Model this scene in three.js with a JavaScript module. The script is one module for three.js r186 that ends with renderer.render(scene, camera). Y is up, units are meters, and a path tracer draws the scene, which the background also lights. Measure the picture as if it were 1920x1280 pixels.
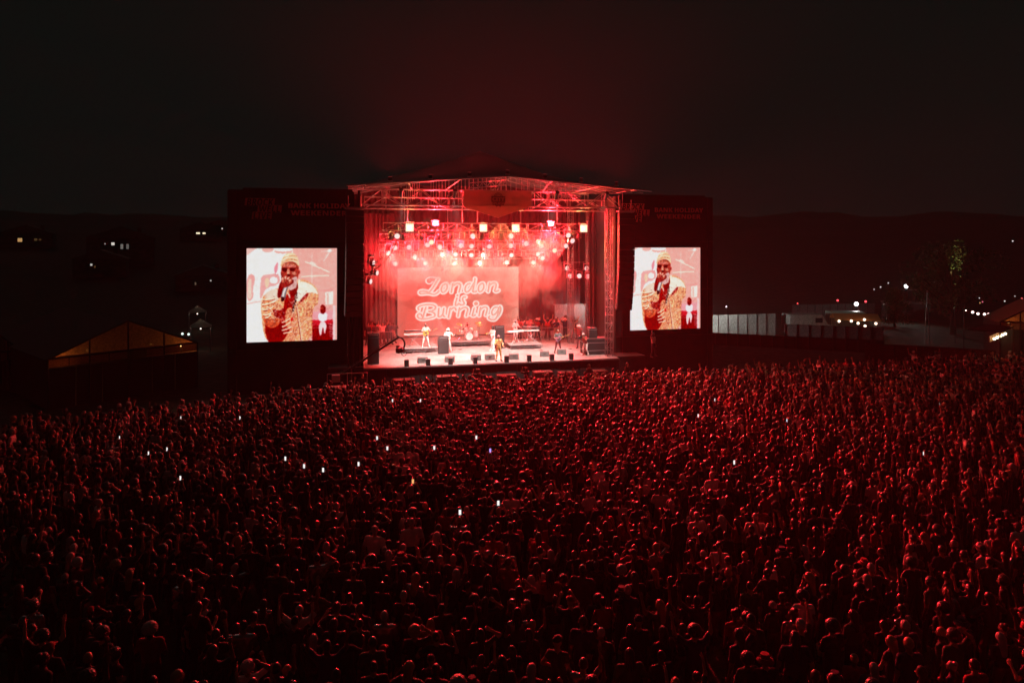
import * as THREE from 'three';
import { mergeGeometries } from 'three/addons/utils/BufferGeometryUtils.js';
import { RoundedBoxGeometry } from 'three/addons/geometries/RoundedBoxGeometry.js';
import { RectAreaLightUniformsLib } from 'three/addons/lights/RectAreaLightUniformsLib.js';

// ------------------------------------------------------------------ camera, night sky, faint sky glow, exposure
const scene = new THREE.Scene();
const camera = new THREE.PerspectiveCamera(53.13, 1.5, 0.1, 1500);
camera.position.set(0, 9.8, 0);
camera.lookAt(0, 9.8, -50);
camera.setViewOffset(1920, 1280, 0, 185, 1920, 1280);          // level camera, lens shifted down
{
  const n = 16, d = new Float32Array(n * n * 2 * 4);
  for (let i = 0; i < n * n * 2; i++) d.set([0.0022, 0.0045, 0.0039, 1], i * 4);
  const t = new THREE.DataTexture(d, n * 2, n, THREE.RGBAFormat, THREE.FloatType);
  t.mapping = THREE.EquirectangularReflectionMapping; t.needsUpdate = true;
  scene.background = t; scene.environment = t;
}
const moon = new THREE.DirectionalLight(new THREE.Color(0.88, 1, 0.9), 0.025);
moon.position.set(-25, 75, -110); moon.target.position.set(0, 0, -45);
moon.castShadow = true; moon.shadow.radius = 70;
Object.assign(moon.shadow.camera, { left: -90, right: 90, top: 90, bottom: -90, far: 300 });
scene.add(moon, moon.target);
const renderer = new THREE.WebGLRenderer({ antialias: true });
renderer.toneMapping = THREE.LinearToneMapping;
renderer.toneMappingExposure = 1;
renderer.shadowMap.enabled = true;
RectAreaLightUniformsLib.init();
scene.fog = new THREE.FogExp2(new THREE.Color(1, 0.9, 0.88), 0.0006);

// ------------------------------------------------------------------ helpers
let seed = 7;
const rnd = (a = 0, b = 1) => { seed = (seed * 1664525 + 1013904223) >>> 0; return a + (b - a) * (seed / 4294967296); };
const ORD = ['first', 'second', 'third', 'fourth', 'fifth', 'sixth', 'seventh', 'eighth', 'ninth', 'tenth', 'eleventh', 'twelfth', 'thirteenth', 'fourteenth', 'fifteenth', 'sixteenth', 'seventeenth', 'eighteenth', 'nineteenth', 'twentieth', 'twenty-first', 'twenty-second', 'twenty-third', 'twenty-fourth', 'twenty-fifth', 'twenty-sixth', 'twenty-seventh'];
const pick = (a) => a[Math.floor(rnd() * a.length) % a.length];
const V = (x, y, z) => new THREE.Vector3(x, y, z);
const C = (r, g, b) => new THREE.Color().setRGB(r, g, b);
const taken = new Map();
const numbered = (n) => { const k = taken.get(n) ?? 0; taken.set(n, k + 1); return k ? n + '_' + String(k).padStart(3, '0') : n; };
const M = (color, roughness = 0.7, o = {}) => new THREE.MeshStandardMaterial({ color: Array.isArray(color) ? C(...color) : color, roughness, ...o });
const P = (color, roughness, o) => new THREE.MeshPhysicalMaterial({ color: C(...color), roughness, ...o });
function tag(o, label, category, group, kind) {
  if (label) o.userData.label = label;
  if (category) o.userData.category = category;
  if (group) o.userData.group = group;
  if (kind) o.userData.kind = kind;
  return o;
}
const shade = (o) => { o.castShadow = o.receiveShadow = true; return o; };
// stage frame: u to the right, w upstage (away from the crowd), origin on the ground under the middle of the deck's front edge
const AL = Math.atan(0.235), CA = Math.cos(AL), SA = Math.sin(AL), OX = -1, OZ = -45.5;
const S = (u, y, w) => V(OX + u * CA - w * SA, y, OZ - u * SA - w * CA);
const toStage = (x, z) => [(x - OX) * CA - (z - OZ) * SA, -(x - OX) * SA - (z - OZ) * CA];
function thingW(name, label, category, p, turn = 0, group) {
  const g = new THREE.Group(); g.name = numbered(name); g.position.copy(p); g.rotation.y = turn;
  scene.add(g); return tag(g, label, category, group);
}
const thing = (name, label, category, [u, y, w], turn = 0, group) => thingW(name, label, category, S(u, y, w), AL + turn, group);
function part(parent, name, geo, mat, p, rot, scale) {
  const m = shade(new THREE.Mesh(geo, mat)); m.name = name;
  if (p) m.position.set(...p); if (rot) m.rotation.set(...rot); if (scale) m.scale.set(...scale);
  parent.add(m); return m;
}
const boxes = new Map();
const box = (x, y, z, r = 0) => {
  const k = [x, y, z, r].join();
  if (!boxes.has(k)) boxes.set(k, r ? new RoundedBoxGeometry(x, y, z, 2, r) : new THREE.BoxGeometry(x, y, z));
  return boxes.get(k);
};
const cyls = new Map();
const cyl = (r0, r1, h, n = 16) => { const k = [r0, r1, h, n].join(); if (!cyls.has(k)) cyls.set(k, new THREE.CylinderGeometry(r0, r1, h, n)); return cyls.get(k); };
const rod = new THREE.CylinderGeometry(1, 1, 1, 8);
function bar(parent, name, a, b, r, mat) {
  const A = V(...a), B = V(...b), d = B.clone().sub(A), m = part(parent, name, rod, mat);
  m.position.copy(A).addScaledVector(d, 0.5); m.quaternion.setFromUnitVectors(V(0, 1, 0), d.clone().normalize()); m.scale.set(r, d.length(), r);
  return m;
}
const tube = (pts, r, n = 24) => new THREE.TubeGeometry(new THREE.CatmullRomCurve3(pts.map((p) => V(...p))), n, r, 6);
const hash = (x, y) => { let h = Math.imul(x, 374761393) + Math.imul(y, 668265263); h = Math.imul(h ^ (h >>> 13), 1274126177); return ((h ^ (h >>> 16)) >>> 0) / 4294967296; };
const noise = (x, y) => {
  const i = Math.floor(x), j = Math.floor(y), f = x - i, g = y - j, s = f * f * (3 - 2 * f), t = g * g * (3 - 2 * g);
  return (hash(i, j) * (1 - s) + hash(i + 1, j) * s) * (1 - t) + (hash(i, j + 1) * (1 - s) + hash(i + 1, j + 1) * s) * t;
};
const fbm = (x, y, o = 4) => { let a = 0.5, v = 0; for (let k = 0; k < o; k++) { v += a * noise(x, y); x *= 2.03; y *= 2.01; a *= 0.5; } return v; };
function noiseTex(n, f, lo, hi, tint = [1, 1, 1]) {
  const d = new Uint8Array(n * n * 4);
  for (let j = 0; j < n; j++) for (let i = 0; i < n; i++) {
    const v = lo + (hi - lo) * (0.65 * fbm(i * f, j * f, 5) + 0.35 * hash(i, j));
    d.set([v * 255 * tint[0], v * 255 * tint[1], v * 255 * tint[2], 255], (j * n + i) * 4);
  }
  const t = new THREE.DataTexture(d, n, n); t.wrapS = t.wrapT = THREE.RepeatWrapping; t.magFilter = THREE.LinearFilter; t.needsUpdate = true; t.colorSpace = THREE.SRGBColorSpace;
  return t;
}
function canvasTex(w, h, draw) {
  const c = document.createElement('canvas'); c.width = w; c.height = h; draw(c.getContext('2d'), w, h);
  const t = new THREE.CanvasTexture(c); t.colorSpace = THREE.SRGBColorSpace; return t;
}
const grime = noiseTex(256, 0.06, 0.45, 1.05), fine = noiseTex(256, 0.3, 0.6, 1.1);
const mat = {
  alu: M([0.26, 0.26, 0.27], 0.42, { metalness: 0.85 }),
  steel: M([0.32, 0.32, 0.33], 0.45, { metalness: 0.7 }),
  black: M([0.018, 0.018, 0.018], 0.55),
  cab: M([0.03, 0.03, 0.032], 0.6, { map: fine }),
  grille: M([0.06, 0.06, 0.062], 0.45, { metalness: 0.5, map: fine }),
  scrim: M([0.012, 0.012, 0.012], 0.85, { map: grime }),
  deck: M([0.42, 0.4, 0.39], 0.5, { map: grime }),
  skirt: M([0.03, 0.025, 0.026], 0.85, { map: grime }),
  canopy: P([0.1, 0.1, 0.105], 0.8, { transmission: 0.05 }),
  drape: M([0.11, 0.05, 0.055], 0.9, { map: fine }),
  fixture: M([0.045, 0.045, 0.048], 0.4),
  yoke: M([0.5, 0.5, 0.5], 0.35, { metalness: 0.6 }),
  rubber: M([0.02, 0.02, 0.02], 0.8),
  chrome: M([0.75, 0.75, 0.75], 0.2, { metalness: 1 }),
  white: M([0.7, 0.7, 0.68], 0.5),
  wood: M([0.25, 0.12, 0.05], 0.4),
  cable: M([0.015, 0.015, 0.015], 0.5),
};
const glow = (r, g, b, k = 1) => new THREE.MeshStandardMaterial({ color: 0x000000, emissive: C(r, g, b), emissiveIntensity: k, roughness: 0.4 });

// ------------------------------------------------------------------ ground
const groundY = (x, z) => { const d = Math.hypot(x, z), t = Math.min(1, Math.max(0, (d - 105) / 240)), k = t * t * (3 - 2 * t); return k * 21 + k * k * 9 * (fbm(x * 0.03 + 50, z * 0.03 + 80, 4) - 0.45); };
{
  const g = new THREE.PlaneGeometry(1400, 1400, 260, 260); g.rotateX(-Math.PI / 2); g.translate(0, 0, -100);
  const p = g.attributes.position, uv = g.attributes.uv;
  for (let i = 0; i < p.count; i++) { p.setY(i, groundY(p.getX(i), p.getZ(i)) - 0.005); uv.setXY(i, p.getX(i) / 9, p.getZ(i) / 9); }
  g.computeVertexNormals();
  const m = shade(new THREE.Mesh(g, M([0.11, 0.11, 0.075], 0.95, { map: noiseTex(512, 0.05, 0.35, 1.1), bumpMap: fine, bumpScale: 0.03 }))); m.name = 'grass_field'; scene.add(m); tag(m, 0, 0, 0, 'structure');
}

// ------------------------------------------------------------------ stage deck
const DY = 1.8;
{
  const t = thing('stage_deck', 'wide raised concert stage floor with black front skirt', 'stage', [0, 0, 0]);
  const floor = part(t, 'deck_floor', box(17.4, 0.12, 15.5, 0.02), mat.deck, [0, DY - 0.06, -7.75]);
  part(t, 'edge_trim', box(17.4, 0.09, 0.05), mat.alu, [0, DY - 0.07, 0.028]);
  for (let k = 0; k < 12; k++) part(t, 'skirt_panel', box(1.43, 1.66, 0.04), mat.skirt, [-7.975 + 1.45 * k, 0.84, -0.06 - 0.01 * (k % 2)]);
  for (const s of [-1, 1]) part(t, 'side_skirt', box(0.04, 1.66, 15.4), mat.skirt, [s * 8.65, 0.84, -7.8]);
  // side wings of the deck
  for (const [s, l] of [[-1, 'left'], [1, 'right']]) {
    part(t, 'wing_floor', box(2.2, 0.12, 5), mat.black, [s * 9.82, DY - 0.08, -3.1]);
    part(t, 'wing_skirt', box(2.2, 1.6, 0.04), mat.skirt, [s * 9.82, 0.8, -0.62]);
  }
}

// ------------------------------------------------------------------ trusses
function truss(g, len, h, d, n, rc = 0.028, rb = 0.016, m = mat.alu) {        // along local x, centred
  const y = h / 2, z = d / 2, s = len / n;
  for (const [a, b] of [[y, z], [y, -z], [-y, z], [-y, -z]]) bar(g, 'chord', [-len / 2, a, b], [len / 2, a, b], rc, m);
  for (let k = 0; k <= n; k++) {
    const x = -len / 2 + k * s;
    for (const b of [z, -z]) bar(g, 'post', [x, -y, b], [x, y, b], rb, m);
    bar(g, 'spreader', [x, y, -z], [x, y, z], rb, m); bar(g, 'spreader', [x, -y, -z], [x, -y, z], rb, m);
    if (k < n) for (const b of [z, -z]) bar(g, 'brace', [x, k % 2 ? y : -y, b], [x + s, k % 2 ? -y : y, b], rb, m);
  }
}
{
  let t = thing('front_truss', 'long aluminium lattice truss across the stage front behind the hanging banner', 'truss', [0.2, 12.8, 1]);
  truss(t, 18, 1.04, 0.7, 14, 0.04, 0.025);
  t = thing('front_truss', 'second lattice truss parallel behind the front truss under the roof', 'truss', [0.2, 12.55, 3.4]);
  truss(t, 17.6, 0.8, 0.5, 12, 0.034, 0.02);
  t = thing('lighting_truss', 'downstage lighting truss carrying the bright square blinders', 'truss', [0, 10.93, 4]); truss(t, 14.6, 0.52, 0.5, 14);
  t = thing('lighting_truss', 'second lighting truss hung behind the blinder truss', 'truss', [0, 10.2, 7]); truss(t, 14.8, 0.5, 0.5, 14);
  t = thing('lighting_truss', 'third lighting truss hung above the drum kit', 'truss', [0.1, 9.45, 9.5]); truss(t, 15, 0.45, 0.45, 13);
  t = thing('lighting_truss', 'upstage lighting truss hung just above the video wall', 'truss', [-0.1, 8.65, 12]); truss(t, 13, 0.42, 0.42, 11);
  // hangers from the roof
  const H = [[-5.6, 4, 12.9, 11.2], [-1.7, 4, 13.4, 11.2], [-0.6, 4, 13.4, 11.2], [5.4, 4, 12.9, 11.2], [-5.6, 7, 13.6, 10.46], [5.6, 7, 13.6, 10.46], [-2, 9.5, 13.6, 9.7], [4, 9.5, 13.6, 9.7]];
  for (const [u, w, a, b] of H) { const m = bar(scene, numbered('chain_hoist'), [0, 0, 0], [0, 1, 0], 0.03, mat.steel); m.position.copy(S(u, (a + b) / 2, w)); m.scale.y = a - b; tag(m, 'slim vertical hoist chain holding a lighting truss below the roof', 'chain', 'hoist chains under the stage roof'); }
  const tower = (u, w, y0, y1, n, wd, lab) => { const g = thing('lattice_tower', lab, 'tower', [u, (y0 + y1) / 2, w]); const i = new THREE.Group(); truss(i, y1 - y0, wd, wd, n, 0.035, 0.018); for (const c of [...i.children]) { c.position.applyAxisAngle(V(0, 0, 1), Math.PI / 2); c.quaternion.premultiply(new THREE.Quaternion().setFromAxisAngle(V(0, 0, 1), Math.PI / 2)); g.add(c); } return g; };
  tower(8.3, 0.9, DY, 12.2, 18, 0.42, 'tall lattice tower at the stage front beside the right loudspeaker hang');
  tower(7.6, 7.5, DY, 12.4, 20, 0.36, 'lattice tower inside the stage left of the six round side lamps');
  tower(9.35, 8, DY, 12.4, 20, 0.36, 'lattice tower inside the stage behind the six round side lamps');
}

// ------------------------------------------------------------------ roof
{
  const t = thing('stage_roof', 'dark pitched stage roof with a shining front edge tube', 'roof', [0, 0, 0]);
  // canopy: grid over u and w
  const ridge = (w) => 13.98 + Math.min(1, (w + 3) / 9) * 2.7 - Math.max(0, w - 7) * 0.1, eave = (w) => 13.24 + Math.min(1, (w + 3) / 9) * 0.6;
  const nu = 24, nw = 20, pos = [], idx = [];
  for (let j = 0; j <= nw; j++) for (let i = 0; i <= nu; i++) {
    const w = -3 + 18 * j / nw, a = (i / nu) * 2 - 1, k = 1 - Math.abs(a);
    pos.push(a * 9.7, eave(w) + (ridge(w) - eave(w)) * k - 0.12 * Math.sin(k * Math.PI) * (j > 0), -w);
  }
  for (let j = 0; j < nw; j++) for (let i = 0; i < nu; i++) { const a = j * (nu + 1) + i; idx.push(a, a + 1, a + nu + 2, a, a + nu + 2, a + nu + 1); }
  const g = new THREE.BufferGeometry(); g.setAttribute('position', new THREE.Float32BufferAttribute(pos, 3)); g.setIndex(idx); g.computeVertexNormals();
  part(t, 'canopy', g, mat.canopy);
  for (const s of [-1, 1]) {
    bar(t, 'edge_tube', [0.1 * s, 13.96, 3.06], [9.75 * s, 13.2, 3.06], 0.055, mat.alu);
    for (const [x, dx, ys] of [[2.9, 0.45, 13.32], [6.1, -0.5, 13.32], [8.6, 0.15, 13.32], [0.35, -0.55, 13.35]]) bar(t, 'edge_strut', [x * s, 13.94 - x * 0.078, 3.0], [(x + dx) * s, ys, 1.0 - 2 + 0.2], 0.04, mat.alu);
  }
  for (let k = 0; k < 9; k++) {
    const w = -2 + 1.8 * k;
    for (const s of [-1, 1]) { bar(t, 'rafter', [0, ridge(w) - 0.2, -w], [9.6 * s, eave(w) - 0.16, -w], 0.035, mat.steel); }
    for (const x of [-7, -5, -3, -1, 1, 3, 5, 7]) if (w > 1.5) bar(t, 'hanger', [x, eave(w) + (ridge(w) - eave(w)) * (1 - Math.abs(x) / 9.7) - 0.22, -w], [x, 12.95, -w], 0.02, mat.steel);
  }
  // fan trusses under the ridge
  for (const [x0, x1] of [[-1.9, 1.0], [3.2, 5.6]]) for (let k = 0; k < 9; k++) { const f = k / 9, g2 = (k + 1) / 9, A = (q, y) => [x0 + (x1 - x0) * q, 13.35 + y + q * 0.45, 0.6 - q * 2.2]; bar(t, 'fan_brace', A(f, k % 2 ? 0.35 : 0), A(g2, k % 2 ? 0 : 0.35), 0.022, mat.alu); if (!k) { bar(t, 'fan_chord', A(0, 0), A(1, 0), 0.03, mat.alu); bar(t, 'fan_chord', A(0, 0.35), A(1, 0.35), 0.03, mat.alu); } }
}

// ------------------------------------------------------------------ curtains and walls of the stage house
function curtain(name, label, len, h, fold, p, turn, m = mat.drape, group) {
  const n = Math.round(len / fold * 8), pos = [], idx = [], uv = [];
  for (let j = 0; j <= 6; j++) for (let i = 0; i <= n; i++) {
    const x = len * i / n, a = x / fold * Math.PI * 2, y = h * j / 6;
    pos.push(x - len / 2, y, (0.07 + 0.03 * Math.sin(a * 0.37)) * Math.sin(a + Math.sin(a * 0.21) + 0.15 * j)); uv.push(x, y);
  }
  for (let j = 0; j < 6; j++) for (let i = 0; i < n; i++) { const a = j * (n + 1) + i; idx.push(a, a + 1, a + n + 2, a, a + n + 2, a + n + 1); }
  const g = new THREE.BufferGeometry(); g.setAttribute('position', new THREE.Float32BufferAttribute(pos, 3)); g.setAttribute('uv', new THREE.Float32BufferAttribute(uv, 2)); g.setIndex(idx); g.computeVertexNormals();
  const o = shade(new THREE.Mesh(g, m)); o.name = numbered(name); o.position.copy(S(...p)); o.rotation.y = AL + turn; scene.add(o); return tag(o, label, 'curtain', group);
}
curtain('backdrop_curtain', 'full height folded backdrop curtain behind the video wall', 20.5, 13, 0.5, [0.8, DY, 15.2], 0);
curtain('side_curtain', 'folded side curtain closing the left side of the stage', 15, 11.4, 0.5, [-8.95, DY, 8.2], Math.PI / 2);
curtain('side_curtain', 'folded curtain strip hanging at the front right corner of the stage', 3.4, 11.2, 0.4, [10.3, DY, 6.4], 0.2);
curtain('side_curtain', 'folded side curtain far behind the right lattice towers', 9, 11.4, 0.5, [11.4, DY, 10.4], Math.PI / 2);
curtain('masking_curtain', 'narrow folded curtain between the video wall and the left side curtain', 2.8, 10.4, 0.35, [-7.3, DY, 13], 0.1);

curtain('masking_curtain', 'black masking cloth beside the left loudspeaker hang', 1.0, 9.4, 0.3, [-9.2, DY, 0.75], 0, mat.scrim);

// ------------------------------------------------------------------ clad towers either side with logos
const logoTex = canvasTex(1024, 512, (c, w, h) => {
  c.fillStyle = '#1a1818'; c.fillRect(0, 0, w, h);
  const red = '#c07a78', blk = '#1a1818';
  const blockText = (x, y, ww, hh, s, sk) => {
    c.save(); c.transform(1, 0, -0.13, 1, x + hh * 0.13, y);
    c.fillStyle = red; c.fillRect(0, 0, ww, hh);
    c.fillStyle = blk; c.font = 'bold 86px sans-serif'; c.textBaseline = 'middle';
    const m = c.measureText(s).width; c.save(); c.translate(ww * 0.05, hh * 0.54); c.scale(ww * 0.9 / m, 1.05); c.fillText(s, 0, 0); c.lineWidth = 1.5; c.strokeStyle = blk; c.strokeText(s, 0, 0); c.restore();
    c.restore();
  };
  blockText(16, 100, 270, 72, 'BROCK'); blockText(130, 166, 220, 72, 'WELL'); blockText(80, 232, 180, 72, 'LIVE');
  c.fillStyle = red; c.textBaseline = 'middle'; c.font = 'bold 80px sans-serif';
  const fit = (s, x, y, ww, k) => { const m = c.measureText(s).width; c.save(); c.translate(x, y); c.scale(ww / m, k); c.fillText(s, 0, 0); c.strokeStyle = red; c.lineWidth = 3; c.strokeText(s, 0, 0); c.restore(); };
  fit('BANK HOLIDAY', 410, 168, 590, 0.82); fit('WEEKENDER', 440, 240, 530, 0.82);
});
const singerTex = canvasTex(1080, 1140, (c, W, H) => {
  c.save(); c.scale(W / 1190, H / 1205); c.translate(-62, -48);
  const poly = (col, ...p) => { c.fillStyle = col; c.beginPath(); c.moveTo(p[0], p[1]); for (let i = 2; i < p.length; i += 2) c.lineTo(p[i], p[i + 1]); c.closePath(); c.fill(); };
  const smooth = (col, ...p) => { c.fillStyle = col; c.beginPath(); const n = p.length / 2, X = (i) => p[((i + n) % n) * 2], Y = (i) => p[((i + n) % n) * 2 + 1]; c.moveTo((X(0) + X(1)) / 2, (Y(0) + Y(1)) / 2); for (let i = 1; i <= n; i++) c.quadraticCurveTo(X(i), Y(i), (X(i) + X(i + 1)) / 2, (Y(i) + Y(i + 1)) / 2); c.closePath(); c.fill(); };
  const line = (col, wd, ...p) => { c.strokeStyle = col; c.lineWidth = wd; c.lineCap = 'round'; c.lineJoin = 'round'; c.beginPath(); c.moveTo(p[0], p[1]); if (p.length === 6) c.quadraticCurveTo(...p.slice(2)); else for (let i = 2; i < p.length; i += 2) c.lineTo(p[i], p[i + 1]); c.stroke(); };
  const el = (col, x, y, a, b, r = 0) => { c.fillStyle = col; c.beginPath(); c.ellipse(x, y, a, b, r, 0, 7); c.fill(); };
  const wht = '#dedcd8';
  c.fillStyle = wht; c.fillRect(62, 48, 1200, 1210);
  poly('#e7a59c', 660, 48, 1262, 48, 1262, 1258, 860, 1258, 720, 600);
  poly('#e9b1ab', 62, 48, 190, 48, 62, 140);
  el('#e8a9a2', 335, 62, 75, 36); el('#e3a098', 540, 85, 120, 30); el(wht, 540, 66, 120, 26); el(wht, 900, 900, 0, 0);
  // drums at the left
  smooth('#e0a09c', 62, 380, 160, 380, 170, 440, 140, 560, 150, 700, 62, 740); smooth('#e9c3b6', 75, 440, 130, 430, 120, 560, 130, 690, 70, 700);
  smooth('#dfa3a0', 240, 420, 300, 380, 480, 380, 500, 470, 460, 520, 300, 560, 260, 690, 230, 690); smooth('#eac0a8', 290, 440, 350, 420, 350, 540, 300, 560); el(wht, 410, 460, 55, 45);
  smooth('#d9909a', 420, 280, 470, 210, 470, 300, 440, 380, 415, 370); line('#c7747c', 7, 425, 380, 470, 390); line('#e6b0ac', 14, 70, 760, 200, 720, 330, 740); line('#f0dcd4', 10, 75, 745, 200, 705, 320, 722);
  for (let k = 0; k < 40; k++) line(`rgba(200,110,115,${0.1 + 0.25 * hash(k, 3)})`, 3 + 5 * hash(k, 9), 70 + 400 * hash(k, 1), 390 + 330 * hash(k, 2), 85 + 400 * hash(k, 1), 400 + 330 * hash(k, 2));
  // cymbal stands
  line('#e9c0b8', 10, 915, 110, 915, 620); line('#ecd5c8', 15, 825, 222, 1145, 358); el('#e6cfc4', 925, 250, 45, 24, 0.4); line('#e9cfc0', 18, 780, 418, 960, 405, 1135, 408);
  line('#e4c4bc', 16, 1075, 210, 1140, 115); line('#dfc0ba', 12, 1040, 90, 1200, 80); el('#eadbd4', 1150, 80, 30, 20); line('#dca8a4', 8, 1215, 90, 1215, 640);
  poly('#d99a94', 1000, 590, 1200, 580, 1200, 605, 1000, 615); poly('#e9d3cb', 1090, 625, 1200, 615, 1200, 780, 1095, 790); poly('#dfb2a8', 1115, 640, 1140, 640, 1140, 780, 1118, 785); line('#f3e6de', 5, 1165, 630, 1165, 780);
  for (let k = 0; k < 60; k++) line(`rgba(246,225,215,${0.15 + 0.3 * hash(k, 13)})`, 2 + 4 * hash(k, 19), 790 + 430 * hash(k, 11), 60 + 520 * hash(k, 12), 800 + 430 * hash(k, 11), 66 + 520 * hash(k, 12));
  // dark red corner and background figure
  poly('#e09aa0', 915, 880, 1200, 860, 1200, 990, 915, 990); poly('#8e0f1c', 915, 1000, 1198, 1000, 1198, 1258, 915, 1258); poly('#c0303c', 915, 985, 1198, 985, 1198, 1040, 915, 1060); line('#f0b8b0', 5, 915, 968, 1198, 975); line('#e58a80', 5, 915, 1090, 1198, 1090);
  smooth('#dfd8e0', 990, 900, 1060, 890, 1130, 900, 1115, 1010, 1010, 1010); line('#c88a8c', 12, 1100, 850, 1150, 850, 1165, 800); line('#c88a8c', 12, 1015, 860, 990, 830);
  smooth('#f0c8c8', 1005, 1010, 1110, 1010, 1105, 1120, 1080, 1190, 1065, 1050, 1040, 1200, 1012, 1180); smooth('#8a1018', 1030, 800, 1060, 780, 1098, 820, 1100, 890, 1060, 920, 1020, 890); el('#b54438', 1050, 830, 18, 25);
  for (let k = 0; k < 6; k++) line('#f2d0cc', 6, 1140 + k * 3, 1040 + k * 32, 1190, 1050 + k * 32);
  poly('#eac0bf', 1198, 800, 1234, 800, 1230, 1258, 1194, 1258);
  // jacket
  smooth('#e29a76', 300, 1290, 260, 980, 240, 820, 255, 690, 330, 600, 460, 560, 560, 560, 760, 440, 880, 480, 980, 560, 1012, 680, 990, 800, 930, 800, 918, 1000, 920, 1290);
  smooth('#dfd6c8', 740, 470, 860, 490, 960, 560, 1010, 670, 940, 620, 830, 640, 720, 760, 700, 700); smooth('#d9c4b4', 290, 620, 440, 560, 500, 600, 480, 720, 400, 740, 300, 700);
  smooth('#a01c1c', 560, 640, 700, 600, 700, 760, 640, 900, 640, 1100, 500, 1290, 330, 1290, 280, 1000, 400, 980, 520, 980, 540, 800); smooth('#8a0f14', 300, 1010, 420, 1050, 520, 1000, 560, 1100, 520, 1240, 420, 1280, 330, 1240);
  smooth('#9c1b1e', 720, 770, 840, 630, 880, 630, 840, 690, 760, 760); smooth('#8e1418', 390, 810, 480, 860, 560, 800, 560, 900, 520, 970, 420, 940);
  smooth('#c55a40', 250, 900, 300, 960, 420, 960, 520, 940, 480, 1040, 380, 1090, 300, 1040); smooth('#d88a6c', 560, 850, 640, 800, 700, 900, 740, 1258, 590, 1258, 640, 1090, 560, 1060);
  // jacket print and folds
  for (let k = 0; k < 1500; k++) {
    const a = hash(k, 31), b = hash(k, 32), x = 250 + 740 * a, y = 570 + 690 * b;
    const inJ = (x > 560 + (y - 600) * 0.12 && x < 925 + (y < 800 ? 70 : 0) && y > 600 + Math.abs(x - 830) * 0.3) || (x < 560 && y > 640 && y < 1000 && x > 250 + Math.max(0, (y - 860) * 0.2));
    if (!inJ) continue;
    const q = hash(k, 33), col = q < 0.42 ? `rgba(240,226,206,${0.35 + 0.5 * hash(k, 34)})` : q < 0.62 ? `rgba(110,28,24,${0.3 + 0.5 * hash(k, 34)})` : q < 0.8 ? 'rgba(232,130,60,.55)' : 'rgba(170,140,150,.5)', r = hash(k, 35) * 3;
    line(col, 3 + 6 * hash(k, 36), x, y, x + 12 * Math.cos(r), y + 12 * Math.sin(r));
  }
  for (const [x0, y0, x1, y1, x2, y2] of [[270, 700, 330, 720, 420, 690], [262, 770, 340, 770, 430, 730], [262, 830, 330, 850, 400, 800], [270, 900, 330, 920, 400, 860], [520, 1010, 560, 1000, 620, 960], [525, 1060, 570, 1050, 630, 1010], [520, 1110, 570, 1100, 640, 1070], [540, 1150, 600, 1140, 650, 1130], [330, 800, 380, 830, 400, 900], [300, 940, 350, 940, 370, 900]]) { line('#f2ddc4', 14, x0, y0, x1, y1, x2, y2); line('#b03a24', 8, x0 + 4, y0 + 16, x1 + 4, y1 + 16, x2 + 4, y2 + 16); }
  line('#7a1418', 6, 700, 760, 735, 1000, 770, 1258); line('#f0e0cc', 7, 712, 770, 745, 1000, 782, 1258); line('#a0402c', 5, 845, 850, 915, 850, 915, 930, 850, 930, 845, 850);
  smooth('#e8d4c0', 600, 610, 640, 700, 620, 690, 585, 620);
  // beads
  for (let k = 0; k < 46; k++) { const f = k / 46, x = 720 - 60 * f + 26 * (hash(k, 51) - 0.5), y = 610 + 270 * f; el(k % 3 ? '#3a1214' : '#e8dccc', x, y, 9, 8); }
  el('#c01820', 652, 970, 15, 24); line('#e8b8a0', 5, 660, 890, 655, 945);
  // neck, head, wrap, beard
  smooth('#8c2420', 600, 520, 720, 470, 740, 560, 690, 680, 620, 650); smooth('#f0dcc8', 735, 440, 765, 470, 745, 580, 725, 560);
  smooth('#a8443a', 505, 300, 540, 230, 630, 210, 720, 240, 748, 320, 735, 420, 700, 520, 620, 560, 540, 500, 508, 420);
  smooth('#c8766a', 530, 250, 620, 225, 710, 260, 700, 300, 610, 290, 540, 300); smooth('#8a2826', 500, 330, 530, 430, 560, 480, 520, 470, 505, 400);
  smooth('#d9937c', 590, 310, 620, 320, 625, 385, 600, 395, 580, 380); smooth('#c57a68', 640, 340, 700, 350, 710, 400, 660, 400);
  smooth('#650c10', 520, 310, 585, 312, 590, 345, 545, 355, 518, 335); smooth('#650c10', 625, 312, 690, 312, 692, 340, 650, 352, 622, 335); line('#4a080c', 8, 515, 312, 560, 300, 592, 316); line('#4a080c', 8, 622, 312, 660, 300, 695, 312);
  smooth('#5e0d10', 575, 385, 625, 380, 640, 400, 600, 410); smooth('#b04a44', 738, 330, 760, 335, 756, 380, 738, 400); line('#5e0d10', 6, 660, 390, 690, 410, 680, 440);
  smooth('#cdaaa4', 640, 440, 720, 400, 722, 500, 690, 570, 630, 600, 590, 570, 610, 500); for (let k = 0; k < 160; k++) line(k % 2 ? 'rgba(236,214,206,.6)' : 'rgba(140,70,66,.45)', 3, 610 + 105 * hash(k, 61), 450 + 120 * hash(k, 62), 606 + 105 * hash(k, 61), 466 + 120 * hash(k, 62));
  smooth('#e6c4a6', 498, 310, 502, 220, 545, 140, 610, 100, 690, 110, 740, 190, 750, 300, 715, 245, 630, 212, 545, 235); smooth('#f0dcc4', 520, 240, 560, 150, 620, 110, 600, 170, 545, 235); for (const [a, b, d, e, f, g] of [[510, 270, 560, 190, 690, 190], [520, 230, 600, 150, 720, 210], [540, 180, 620, 130, 710, 150], [505, 300, 600, 200, 745, 280]]) line('#b8683c', 6, a, b, d, e, f, g);
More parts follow.
